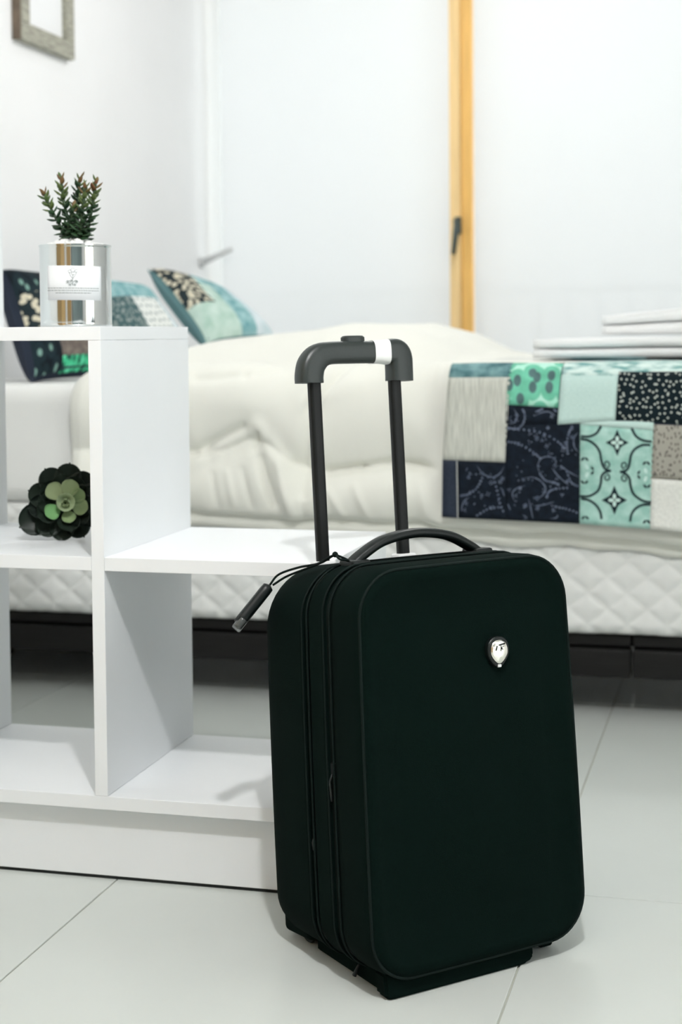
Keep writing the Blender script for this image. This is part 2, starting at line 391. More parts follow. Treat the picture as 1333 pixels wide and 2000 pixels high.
# ------------------------------------------------------------------ stepped shelf unit
Y0, DP, T = 2.2294, .3881, .0214
YB = Y0+DP
xs = [-1.6884, -1.3286, -.9688, -.609]
zb, zbb, zm, zmb, zt, ztb = .1400, .1186, .5167, .4953, .8753, .8539
z3, z3b = 1.2125, 1.1911
sh = empty('stepped_shelf', (xs[1], Y0, 0), 'white stepped open cube shelf with three descending columns', 'shelf')
g = .0004
def bd(name, x0, x1, z0, z1, y0=Y0, y1=YB): return box(name, x0, x1, y0, y1, z0, z1, LAM, sh, .0007, 2)
bd('bottom_board', xs[0]-T, xs[3], zbb, zb)
bd('side_panel', xs[0]-T, xs[0], zb+g, z3b-g)
bd('side_panel', xs[1]-T, xs[1], zb+g, z3b-g)
bd('side_panel', xs[2]-T, xs[2], zb+g, ztb-g)
bd('side_panel', xs[3]-T, xs[3], zb+g, zmb-g)
bd('top_board', xs[0]-T, xs[1], z3b, z3)
bd('top_board', xs[1]+g, xs[2], ztb, zt)
bd('top_board', xs[2]+g, xs[3], zmb, zm)
bd('shelf_board', xs[0]+g, xs[1]-T-g, ztb, zt)
bd('shelf_board', xs[0]+g, xs[1]-T-g, zmb, zm)
bd('shelf_board', xs[1]+g, xs[2]-T-g, zmb, zm)
for (ya, yb) in ((Y0+.023, Y0+.023+.016), (YB-.016-.002, YB-.002)):
    box('plinth', xs[0]-T+.002, xs[3]-.002, ya, yb, .0055, zbb-g, LAM, sh, .0006)
for X in (xs[0]-T+.002, xs[3]-.018): box('plinth', X, X+.016, Y0+.04, YB-.0185, .0055, zbb-g, LAM, sh, .0006)
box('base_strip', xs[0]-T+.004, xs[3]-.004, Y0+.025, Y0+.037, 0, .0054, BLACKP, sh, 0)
for X in (xs[0]+.03, xs[1], xs[2], xs[3]-.06):
    for Y in (Y0+.06, YB-.06):
        box('foot', X-.02, X+.02, Y-.02, Y+.02, 0, zbb-g, BLACKP, sh, .001)

# ------------------------------------------------------------------ bed
YBd, YBf, XH, XF = 3.45, 5.05, XL+.02, .14
ZQ0, ZQ1, ZM1 = .189, .455, .742
bed = empty('bed', ((XH+XF)/2, YBd, 0), 'high bed with quilted white base on a dark wooden frame', 'bed')
def quilt(X, z):
    a = (X/.086 + z/.071); b = (X/.086 - z/.071)
    da = abs(a-round(a)); db = abs(b-round(b))
    d = min(da, db)
    return .0058*(1-math.exp(-(d/.17)**1.4)) + .0012*noise.noise(Vector((X*14, z*14, 3)))
nx, nz = 470, 60; V = []; Fc = []
for j in range(nz+1):
    t = j/nz
    for i in range(nx+1):
        X = XH+(XF-XH)*i/nx; z = ZQ0+(ZQ1-ZQ0)*t
        e = .02*(1-math.sqrt(max(0, 1-max(0, (abs(t-.5)*2-.8)/.2)**2)))
        V.append((X, YBd-quilt(X, z)+e, z+.003*noise.noise(Vector((X*6, 0, 0)))*(1 if j == 0 else 0)))
for j in range(nz):
    for i in range(nx): a = j*(nx+1)+i; Fc.append((a, a+1, a+nx+2, a+nx+1))
n0 = len(V); V += [(XH, YBf, ZQ0), (XF, YBf, ZQ0), (XF, YBf, ZQ1), (XH, YBf, ZQ1)]
bl, br, tl, trr = 0, nx, nz*(nx+1), nz*(nx+1)+nx
Fc += [tuple([n0, n0+1]+list(range(nx, -1, -1))), tuple([n0+2, n0+3]+list(range(tl, trr+1))), (n0+1, n0, n0+3, n0+2),
       tuple([n0+3, n0]+[j*(nx+1) for j in range(nz+1)]), tuple([n0+1, n0+2]+[j*(nx+1)+nx for j in range(nz, -1, -1)])]
mk('quilted_base', V, Fc, QUILT, bed, True)
# upper mattress with a slightly wrinkled sheet
bm = bmesh.new(); bmesh.ops.create_cube(bm, size=1)
for v in bm.verts: v.co = Vector(((XH+XF)/2+v.co.x*(XF-XH), (YBd+YBf)/2+v.co.y*(YBf-YBd), (ZQ1+.001+ZM1)/2+v.co.z*(ZM1-ZQ1-.001)))
bmesh.ops.bevel(bm, geom=bm.edges[:], offset=.04, segments=5, affect='EDGES', profile=.5)
bmesh.ops.subdivide_edges(bm, edges=[e for e in bm.edges if e.calc_length() > .2], cuts=60, use_grid_fill=True)
for v in bm.verts:
    p = v.co
    if p.y < YBd+.06 and p.z > ZQ1+.02: p.y += .006*noise.noise(Vector((p.x*7, 0, p.z*5)))
from_bm('mattress', bm, SHEET, bed, True)
# dark frame: two stacked rails, each in two lengths meeting at a joint
jx = onY(1235, 1285, YBd+.02).x; gp = .0022
for (a, b, k) in ((XH+.01, jx-gp, 0), (jx+gp, XF-.01, .022)):
    box('upper_rail', a+0, b+k*.3, YBd+.022, YBd+.055, .161, ZQ0-.001, DARKW, bed, .003)
    box('lower_rail', a, b, YBd+.006, YBd+.055, .093, .156, DARKW, bed, .004)
box('slat_platform', XH+.01, XF-.01, YBd+.056, YBf-.03, .155, ZQ0-.001, DARKW, bed, .002)
for Y in (YBd+.35, YBf-.2):
    for X in (XH+.12, (XH+XF)/2, XF-.14): box('leg', X-.03, X+.03, Y-.03, Y+.03, 0, .1545, DARKW, bed, .004)

# ------------------------------------------------------------------ duvet
DX0, DX1 = -1.565, XF+.05
TOPX = [-2.0, -1.565, -1.5, -1.4, -1.3, -1.15, -1.03, -.92, -.8, -.70, -.6, .3]
TOPZ = [.775, .782, .822, .845, .850, .872, .889, .884, .855, .805, .786, .786]
def dtop(X, Y):
    """height of the duvet's upper surface"""
    base = interp(X, TOPX, TOPZ)
    k = sstep(Y, 3.45, 3.95)
    h = .768 + (base-.768)*k
    h -= .06*sstep(Y, 4.75, 5.1)
    h += .010*noise.noise(Vector((X*5, Y*5, 2)))*(1 if X < -.68 else .25)
    return h
def seg_d(px, pz, a, b):
    ax, az = a; bx, bz = b; dx, dz = bx-ax, bz-az
    t = max(0, min(1, ((px-ax)*dx+(pz-az)*dz)/(dx*dx+dz*dz)))
    return math.hypot(px-ax-t*dx, pz-az-t*dz), t
def PX(x, y): p = onY(x, y, 3.38); return (p.x, p.z)
FOLDS = [  # (pixel a, pixel b, width, height)   creases < 0, ridges > 0
    ((668, 722), (606, 800), .012, -.020), ((606, 800), (585, 960), .016, -.016),
    ((500, 835), (545, 905), .020, .016), ((545, 905), (566, 1010), .018, .022), ((505, 900), (530, 985), .012, -.020),
    ((372, 905), (480, 850), .016, .012), ((372, 885), (470, 835), .010, -.012),
    ((372, 757), (470, 752), .008, -.010), ((470, 752), (545, 735), .009, -.012), ((500, 850), (490, 880), .008, -.012),
    ((590, 790), (700, 765), .014, .006), ((625, 925), (700, 915), .009, -.014), ((700, 915), (770, 905), .009, -.014), ((770, 905), (868, 922), .009, -.014),
    ((640, 960), (668, 1022), .009, .007), ((690, 950), (715, 1020), .009, .006), ((820, 940), (835, 1010), .01, .006),
    ((410, 930), (420, 990), .008, -.005), ((440, 925), (452, 990), .008, .005), ((470, 920), (485, 990), .008, -.006),
    ((150, 780), (140, 980), .02, .010)]
FOLDS = [(PX(*a), PX(*b), w, h) for a, b, w, h in FOLDS]
SEAM = [PX(*p) for p in ((130, 880), (372, 888), (430, 880), (480, 858), (520, 868), (560, 905), (620, 926), (700, 914), (770, 905), (868, 920), (1000, 925))]
SEAMX = [p[0] for p in SEAM]; SEAMZ = [p[1] for p in SEAM]
HEMX = [DX0, -1.26, -1.05, -.9, -.66, -.4, -.2, -.05, .2]
HEMZ = [.430, .440, .428, .432, .424, .416, .405, .385, .375]
def duvet_point(X, u):
    """u in [0,1] over the top (far to near), [1,2] round the edge and down the near side"""
    runner = sstep(X, -.72, -.66)
    edge = 1-math.exp(-max(0, X-DX0)/.03)
    hem = interp(X, HEMX, HEMZ) + .006*noise.noise(Vector((X*9, 7, 0)))
    if u <= 1:
        Y = 5.10+(3.50-5.10)*u
        z = dtop(X, Y)
        z = ZM1+.006+(z-ZM1-.006)*(.35+.65*edge)
        return Vector((X, Y, z))
    t = u-1
    zt_ = dtop(X, 3.50); zt_ = ZM1+.006+(zt_-ZM1-.006)*(.35+.65*edge); rad = .075
    L = rad*math.pi/2; total = L+(zt_-rad-hem); s = t*total
    if s < L:
        an = s/rad; c = Vector((X, 3.50, zt_-rad)); n = Vector((0, -math.sin(an), math.cos(an))); p = c+n*rad
    else:
        p = Vector((X, 3.425, zt_-rad-(s-L))); n = Vector((0, -1, 0))
    z = p.z
    # stitched channels puff out between seams
    seam = [zt_+.03, interp(X, SEAMX, SEAMZ), hem+.002]
    d = 0
    for a, b in zip(seam[:-1], seam[1:]):
        if b < z <= a:
            q = (a-z)/(a-b); d = (.040 if a > .7 else .034)*math.pow(max(0, math.sin(math.pi*q)), .75)
            near = math.exp(-min(a-z, z-b)/.03)
            d += near*.0075*noise.noise(Vector((X*38+z*6, z*3, 5)))
    amp = (1-runner)
    d = d*amp+.028*runner
    for a, b, w, h in FOLDS:
        dist, tt = seg_d(X, z, a, b)
        if dist < 4*w: d += h*math.exp(-(dist/w)**2)*amp*(.45+.55*math.sin(math.pi*min(1, max(0, .15+.7*tt))))
    d += .006*noise.noise(Vector((X*7, z*9, 0)))*amp + .003*noise.noise(Vector((X*19, z*8, 4)))*amp
    d *= (.3+.7*edge)
    if z < hem+.02: d -= .022*(1-(z-hem)/.02)**2
    return p+n*d
nu0, nu1 = 70, 70; nxd = 300
us = [i/nu0 for i in range(nu0)]+[1+i/nu1 for i in range(nu1+1)]
V = []; Fc = []
for u in us:
    for i in range(nxd+1):
        V.append(duvet_point(DX0+(DX1-DX0)*i/nxd, u))
m_ = nxd+1
for j in range(len(us)-1):
    for i in range(nxd): a = j*m_+i; Fc.append((a, a+m_, a+m_+1, a+1))
# hem tucks back under
lastrow = (len(us)-1)*m_
n0 = len(V)
for k, (dy, dz) in enumerate(((.018, .006), (.030, .002), (.034, -.014), (.036, -.040))):
    for i in range(m_):
        p = V[lastrow+i]; X = p.x; f = .75+.5*noise.noise(Vector((X*3, 3, 3)))
        V.append(Vector((X, min(YBd-.012, p.y+dy), p.z+dz*(f if dz < 0 else 1)+.003*noise.noise(Vector((X*14, k, 0))))))
for k in range(4):
    r0 = lastrow if k == 0 else n0+(k-1)*m_; r1 = n0+k*m_
    for i in range(nxd): Fc.append((r0+i, r1+i, r1+i+1, r0+i+1))
dv = mk('duvet', V, Fc, DUVET, None, True)
md = dv.modifiers.new('thick', 'SOLIDIFY'); md.thickness = .006; md.offset = -1
tag(dv, 'puffy cream duvet draped over the side of the bed', 'duvet')

# ------------------------------------------------------------------ patchwork bedspread (runner across the foot)
RZ, RR, RY = .7915, .055, 3.363     # top height, edge radius, outer side plane
def runner_pt(X, q, off=0):
    L = RR*math.pi/2
    sag = .004*noise.noise(Vector((X*6, q*6, 9)))
    if q < 0:
        y = RY+RR-q; z = RZ+off+.006*noise.noise(Vector((X*5, q*5, 1))); return Vector((X, y, z))
    if q < L:
        an = q/RR; n = Vector((0, -math.sin(an), math.cos(an))); return Vector((X, RY+RR, RZ-RR))+n*(RR+off+sag*.5*min(1, q/.02))
    return Vector((X, RY-off-sag+.012*sstep(q, .2, .38), RZ-RR-(q-L)))
def q_of(z):
    if z >= RZ-RR:
        return RR*(math.pi/2-math.asin(min(1, max(0, (z-RZ+RR)/RR))))
    return RR*math.pi/2+(RZ-RR-z)
def XQ(x, y): p = onY(x, y, RY); return (p.x, q_of(p.z))
bs = empty('patchwork_bedspread', (-.4, RY, .44), 'folded patchwork bedspread in navy, mint and grey across the foot of the duvet', 'bedspread')
def sheetgrid(name, fn, x0, x1, q0, q1, material, parent, step=.012, thick=.0022):
    """fn(s,t)->(X,q): bilinear patch laid on the bedspread surface, closed with a rim"""
    n1 = max(2, int(abs(x1-x0)/step)); n2 = max(2, int(abs(q1-q0)/step)); V = []; uv = []; Fc = []
    for j in range(n2+1):
        for i in range(n1+1):
            X, q = fn(i/n1, j/n2); V.append(runner_pt(X, q, thick)); uv.append((X, -q))
    for j in range(n2):
        for i in range(n1): a = j*(n1+1)+i; Fc.append((a, a+n1+1, a+n1+2, a+1))
    rim = list(range(n1+1))+[j*(n1+1)+n1 for j in range(1, n2+1)]+[n2*(n1+1)+i for i in range(n1-1, -1, -1)]+[j*(n1+1) for j in range(n2-1, 0, -1)]
    n0 = len(V)
    for r in rim:
        X, q = uv[r][0], -uv[r][1]; V.append(runner_pt(X, q, -.001)); uv.append(uv[r])
    k = len(rim)
    for a in range(k): b = (a+1) % k; Fc.append((rim[a], rim[b], n0+b, n0+a))
    return mk(name, V, Fc, material, parent, True, uv)
def patch(name, quad, material, lab=None, thick=.0022):
    """quad: (X,q) corners tl,tr,br,bl"""
    tl, tr_, br_, bl_ = quad
    def fn(s, t): return tuple((1-t)*((1-s)*tl[k]+s*tr_[k])+t*((1-s)*bl_[k]+s*br_[k]) for k in (0, 1))
    o = sheetgrid(name, fn, tl[0], tr_[0], tl[1], bl_[1], material, bs, thick=thick)
    if lab: o['label'] = lab
    return o
QE = XQ(862, 1011)[1]; XE0 = -.640; XE1 = .12
# backing cloth under the patches
def fnb(s, t):
    q = -.95+(QE+.95)*t; return (XE0+.004+(XE1-XE0-.006)*s, q-.003 if t > .9 else q)
bk = sheetgrid('backing', fnb, XE0, XE1, -.95, QE, F_NAVY, bs, .02, .0006)
P = XQ
qt = P(900, 738)[1]
patch('patch', ((XE0+.004, -.12), (P(997, 738)[0], -.12), P(997, 738), (P(876, 738)[0], qt)), F_TEAL, 'dark teal denim-like patch')
patch('patch', ((P(876, 738)[0], qt), P(997, 738), P(987, 903), P(865, 898)), F_LINEN, 'grey streaked linen patch')
patch('patch', (P(865, 898), P(892, 900), P(892, 1013), P(862, 1011)), F_NAVY, 'plain navy patch')
pa1 = patch('patch', (P(893, 900), P(987, 903), P(987, 1017), P(893, 1013)), F_PAISLEY, 'navy paisley patch')
pa2 = patch('patch', (P(990, 790), P(1091, 796), P(1090, 829), P(988.5, 829)), F_PAISLEY, 'navy paisley patch')
pa3 = patch('patch', (P(988.5, 829), P(1134.5, 829), P(1132, 1024), P(987, 1017)), F_PAISLEY, 'navy paisley patch')
qm = P(1000, 715)[1]
patch('patch', ((P(997, 735)[0], max(.004, qm-.02)), (P(1098, 735)[0], max(.004, qm-.02)), P(1091, 796), P(990, 790)), F_MINT, 'mint green patch with dark leaves')
patch('patch', ((P(997, 735)[0], -.12), (P(1098, 735)[0], -.12), (P(1098, 735)[0], max(.004, qm-.02)), (P(997, 735)[0], max(.004, qm-.02))), F_TEALMIX, 'teal and white swirled patch')
patch('patch', ((P(1098, 735)[0], -.12), (P(1400, 735)[0], -.12), (P(1400, 735)[0], P(1250, 735)[1]+.002), (P(1098, 735)[0], P(1100, 735)[1]+.002)), F_TEALMIX, 'teal and white swirled patch')
patch('patch', (P(1097, 735), P(1208, 735), P(1203, 821), P(1090, 829)), F_PALEMINT, 'plain pale mint patch', .0032)
patch('patch', (P(1134, 821), P(1278, 823), P(1277, 840), P(1134, 829)), F_PALEMINT, 'plain pale mint strip', .0030)
qd = P(1250, 728)[1]
patch('patch', ((P(1209, 735)[0], qd), (P(1400, 735)[0], qd), P(1400, 834), P(1203, 819)), F_DOTS, 'black patch with cream spots', .0034)
dam = patch('patch', (P(1134, 829), P(1277, 840), P(1270, 1034), P(1132, 1024)), F_DAMASK, 'mint damask patch with dark scrolls')
patch('patch', (P(1277, 829), P(1400, 834), P(1400, 944), P(1272, 935)), F_TAUPE, 'taupe speckled patch')
patch('patch', (P(1272, 935), P(1400, 944), P(1400, 1048), P(1270, 1034)), F_OFFW, 'off-white linen patch')
x4 = P(1400, 900)[0]
patch('patch', ((x4, -.12), (XE1-.002, -.12), (XE1-.002, .16), (x4, .16)), F_PALEB)
patch('patch', ((x4, .16), (XE1-.002, .16), (XE1-.002, QE+.03), (x4, QE+.03)), F_TEALB)
for k, mm_ in enumerate((F_OFFW, F_TEALB, F_DOTS, F_SAGE)):
    a = XE0+.012+k*(XE1-XE0-.014)/4
    patch('patch', ((a, -.9), (a+(XE1-XE0-.014)/4-.001, -.9), (a+(XE1-XE0-.014)/4-.001, -.122), (a, -.122)), mm_)
# stitched seam
st = [runner_pt(*P(893, y), .0035) for y in np.linspace(900, 1013, 30)]
tube('stitching', st, .0008, STICK, bs, 6)
# ---- printed motifs: flat ribbons laid on the cloth
class Print:
    def __init__(s): s.V = []; s.F = []; s.uv = []
    def poly(s, pts, off):
        n0 = len(s.V)
        for p in pts: X, q = P(*p); s.V.append(runner_pt(X, q, off)); s.uv.append((X, -q))
        s.F.append(tuple(range(n0, n0+len(pts))))
    def ribbon(s, pts, w, off, taper=False):
        pts = [Vector((a, b, 0)) for a, b in pts]; n = len(pts); n0 = len(s.V)
        for i, p in enumerate(pts):
            t = (pts[min(i+1, n-1)]-pts[max(0, i-1)]).normalized(); nn = Vector((-t.y, t.x, 0))
            ww = w*(math.sin(math.pi*(i+.4)/(n-.2))**.6 if taper else 1)/2
            for sg in (1, -1):
                c = p+nn*(sg*ww); X, q = P(c.x, c.y); s.V.append(runner_pt(X, q, off)); s.uv.append((X, -q))
        for i in range(n-1): a = n0+2*i; s.F.append((a, a+1, a+3, a+2))
    def ell(s, cx, cy, rx, ry, ang, off, n=10):
        ca, sa = math.cos(ang), math.sin(ang)
        s.poly([(cx+rx*math.cos(2*math.pi*k/n)*ca-ry*math.sin(2*math.pi*k/n)*sa, cy+rx*math.cos(2*math.pi*k/n)*sa+ry*math.sin(2*math.pi*k/n)*ca) for k in range(n)], off)
    def build(s, name, m_, parent):
        o = mk(name, s.V, s.F, m_, parent, False, s.uv); o['kind'] = 'stuff'; return o
def crv(pts, n=8): return [(p.x, p.y) for p in bez([(a, b, 0) for a, b in pts], n)]
# damask (coordinates measured in a 5.72x enlargement starting at 1100,720)
Z6 = lambda a, b: (1100+a/5.72, 720+b/5.72)
dk = Print(); pale = Print()
OFF = .0030
for (cx, cy, hw, hh) in ((610, 825, 130, 150), (575, 1472, 145, 165)):
    ring = []
    for k in range(4):
        for t in np.linspace(0, 1, 7)[:-1]:
            a0 = [(0, -hh), (hw, 0), (0, hh), (-hw, 0)][k]; a1 = [(hw, 0), (0, hh), (-hw, 0), (0, -hh)][k]
            mx_, my_ = (a0[0]+a1[0])/2*(1-.36*math.sin(math.pi*t)*1), 0
            x_ = a0[0]*(1-t)+a1[0]*t; y_ = a0[1]*(1-t)+a1[1]*t; f_ = 1-.33*math.sin(math.pi*t)
            ring.append(Z6(cx+x_*f_, cy+y_*f_))
    dk.poly(ring, OFF)
    for an in (0, math.pi/2, math.pi, 3*math.pi/2):
        px_, py_ = cx+38*math.cos(an), cy+42*math.sin(an)
        c = Z6(px_, py_); pale.ell(c[0], c[1], 5.6, 3.6, an, OFF+.0005)
def mirror(pts, cx): return [(2*cx-a, b) for a, b in pts]
def scroll(top, sgn):
    """one ogee side: from the joint at the outer edge, out to the waist, back to the lower joint"""
    y0 = top
    s = [(200, y0), (290, y0+10), (370, y0+60), (415, y0+130), (430, y0+210), (445, y0+270), (480, y0+315), (540, y0+330)]
    b = [(540, y0+328), (480, y0+345), (435, y0+395), (425, y0+470), (395, y0+560), (330, y0+615), (270, y0+640), (190, y0+645)]
    return s, b
sk = lambda pts, cx: [(a, b+(a-600)*.075) for a, b in pts]
for top in (818, 1490):
    s, b = scroll(top, 1)
    for pts in (s, b):
        for mir in (0, 1):
            q_ = mirror(pts, 590) if mir else pts
            q_ = [(max(185, min(985, a)), bb+(a-590)*.085) for a, bb in q_]
            q_ = [Z6(*p) for p in q_ if p[1] < 1740]
            if len(q_) > 2: dk.ribbon(crv(q_), 4.6, OFF)
    for mir in (0, 1):
        for sg in (-1, 1):
            c = (490, top+330+sg*75); sp = []
            for k in range(16):
                an = (-sg)*(math.pi*.5)+sg*k*.42; rr = 40-k*1.5
                sp.append((c[0]+rr*math.cos(an)*.95, c[1]+rr*math.sin(an)*1.05*1))
            if mir: sp = mirror(sp, 590)
            sp = [(a, bb+(a-590)*.06) for a, bb in sp]
            if max(p[1] for p in sp) < 1745: dk.ribbon([Z6(*p) for p in sp], 2.8, OFF)
for mir in (0, 1):
    for pts in ([(205, 785), (300, 778), (380, 735), (430, 650)],):
        q_ = mirror(pts, 600) if mir else pts
        dk.ribbon(crv([Z6(a, bb+(a-600)*.075) for a, bb in q_]), 4.6, OFF)
    for (yy, n_) in ((1140, 1), (1800, 0)):
        for (dx, dy, an) in ((245, -130, 0), (330, 0, 1.57), (240, 130, 0)):
            if yy+dy > 1730: continue
            for sg in (-1, 1):
                c = (dx+(sg*22 if an == 0 else 0), yy+dy+(sg*26 if an else 0))
                if mir: c = (1180-c[0], c[1]+45)
                c = Z6(*c); dk.ell(c[0], c[1], 4.6, 2.3, (sg*.8 if an == 0 else 1.57+sg*.6)*(-1 if mir else 1)*(1 if dy <= 0 else -1), OFF)
        if yy < 1700:
            for (dx, dy) in ((268, -45), (270, 48)):
                c = (dx, yy+dy)
                if mir: c = (1180-c[0]+15, c[1]+45)
                c = Z6(*c); pale.ell(c[0], c[1], 6, 3.4, 1.2 if dy < 0 else -1.2, OFF+.0003)
dk.build('printed_scrolls', F_DAMDARK, dam); pale.build('printed_petals', F_DAMPALE, dam)
# paisley (4.761x enlargement from 860,720)
Z5 = lambda a, b: (860+a/4.761, 720+b/4.761)
def inside(x, y, k):
    if k == 1: return 895 < x < 986 and 905 < y < 1010
    return (990 < x < 1131 and 833 < y < 1016) or (992 < x < 1088 and 799 < y < 834)
pr1, pr2 = Print(), Print()
arcs = [[(640, 550), (720, 560), (780, 500), (790, 420), (760, 360)], [(640, 510), (690, 500), (720, 450), (700, 390), (660, 350)],
        [(880, 440), (940, 410), (1010, 400), (1085, 440)], [(900, 400), (960, 375), (1040, 370), (1090, 400)],
        [(640, 560), (800, 570), (960, 600), (1100, 680), (1160, 740)], [(640, 680), (740, 700), (860, 770), (930, 830)],
        [(1190, 790), (1180, 700), (1200, 600), (1230, 540)], [(1290, 780), (1250, 720), (1250, 640), (1300, 580)],
        [(930, 980), (910, 900), (950, 830), (1030, 820), (1080, 860), (1060, 900)], [(930, 980), (980, 1040), (1060, 1060), (1100, 1080)],
        [(1040, 920), (1100, 1000), (1200, 1090)], [(1120, 900), (1200, 960), (1290, 1010)], [(1180, 960), (1220, 1060), (1290, 1100)],
        [(690, 1240), (670, 1160), (720, 1110), (790, 1090)], [(780, 1020), (860, 1010), (940, 1050), (980, 1120), (940, 1190), (860, 1200)],
        [(990, 1200), (1010, 1150), (1070, 1120), (1180, 1110)], [(820, 1210), (840, 1300), (860, 1400)], [(870, 1280), (960, 1270), (1060, 1240)],
        [(1080, 1290), (1180, 1310), (1290, 1350)], [(1020, 1400), (1080, 1390), (1090, 1360)], [(760, 1360), (800, 1390), (770, 1410)],
        [(190, 1185), (260, 1170), (340, 1110), (390, 1020)], [(340, 900), (400, 980), (490, 1010), (560, 970), (600, 900)], [(500, 1020), (530, 1150), (560, 1280), (620, 1400)],
        [(340, 1370), (440, 1310), (560, 1290)], [(190, 1330), (210, 1250), (260, 1200)], [(570, 1110), (600, 1200), (650, 1320)]]
rng = random.Random(3)
for k, a in enumerate(arcs):
    c = crv([Z5(*p) for p in a], 10)
    for kk, pr in ((1, pr1), (2, pr2)):
        run = [p for p in c if inside(p[0], p[1], kk)]
        if len(run) > 4:
            if k % 3 == 0 or k in (4, 5, 23):
                for i in range(0, len(run), 3): pr.ell(run[i][0], run[i][1], 1.9, 2.6, rng.random()*3, .003)
            else: pr.ribbon(run, 2.1, .003, True)
for _ in range(150):
    x_ = rng.uniform(894, 1132); y_ = rng.uniform(798, 1016)
    for kk, pr in ((1, pr1), (2, pr2)):
        if inside(x_-4, y_-4, kk) and inside(x_+4, y_+4, kk):
            if rng.random() < .4:
                n_ = rng.choice((3, 4, 5)); r0 = rng.uniform(2.2, 3.4); ph = rng.random()*6
                for i in range(n_): pr.ell(x_+r0*math.cos(ph+6.283*i/n_), y_+r0*math.sin(ph+6.283*i/n_), 1.9, 1.1, ph+6.283*i/n_, .003, 7)
            else: pr.ell(x_, y_, rng.uniform(1.2, 2.6), rng.uniform(.8, 1.3), rng.random()*3.1, .003, 7)
pr1.build('printed_paisley', F_PAISPRINT, pa1); pr2.build('printed_paisley', F_PAISPRINT, pa3)

# ------------------------------------------------------------------ towels on the bedspread
def towel(x0, x1, y0, y1, z0, th, layers, slope, label, seed):
    """folded terry towel: stacked layers joined by folds on alternate ends"""
    lt = th/layers; r = lt*.5*.955
    path = []
    for k in range(layers):
        z = z0+lt*(k+.5)
        xsn = np.linspace(x0+r, x1-r, 26) if k % 2 == 0 else np.linspace(x1-r, x0+r, 26)
        for X in xsn: path.append(Vector((X, 0, z)))
        if k < layers-1:
            cx = path[-1].x; sg = 1 if k % 2 == 0 else -1
            for an in np.linspace(-60, 60, 4): path.append(Vector((cx+sg*lt*.28*math.cos(R(an)), 0, z+lt/2+lt/2*math.sin(R(an))*.9)))
    rings_out = []; ny = 22; V = []; Fc = []
    prof = []
    for i, p in enumerate(path):
        t = (path[min(i+1, len(path)-1)]-path[max(i-1, 0)]).normalized(); n = Vector((-t.z, 0, t.x)); prof.append((p+n*r, p-n*r))
    outline = [a for a, b in prof]+[b for a, b in reversed(prof)]; m = len(outline)
    for j in range(ny+1):
        Y = y0+(y1-y0)*j/ny
        ed = min(j, ny-j)/ny; sh_ = 1-.25*math.exp(-ed/.03)
        for p in outline:
            zz = z0+(p.z-z0)
            k = (p.z-z0)/th
            wob = .0035*noise.noise(Vector((p.x*9, Y*9, seed)))*k + slope*(p.x-x0)*k
            cz = z0+lt*(math.floor(min(.999, max(0, (p.z-z0)/th))*layers)+.5)
            zz = cz+(p.z-cz)*sh_
            V.append((p.x+.003*noise.noise(Vector((Y*8, p.z*40, seed))), Y, zz+wob))
    for j in range(ny):
        for i in range(m): a = j*m+i; b = j*m+(i+1) % m; Fc.append((a, b, b+m, a+m))
    h = m//2
    for base, fl_ in ((0, False), (ny*m, True)):
        for i in range(h-1):
            f = (base+i, base+m-1-i, base+m-2-i, base+i+1); Fc.append(f if not fl_ else tuple(reversed(f)))
    o = mk('towel', V, Fc, TOWEL, None, True); tag(o, label, 'towel', 'folded towels on the bedspread'); return o
tz = RZ+.0085
tp0 = onY(1033, 700, 3.60); tp1 = onY(1167, 650, 3.66)
towel(tp0.x, .08, 3.60, 3.98, tz, .0435, 2, .012, 'white folded towel lying on the patchwork bedspread, bottom of the stack', 1)
towel(tp1.x, .05, 3.66, 3.95, tz+.0525, .045, 2, .09, 'white folded towel lying on top of the other towel', 5)

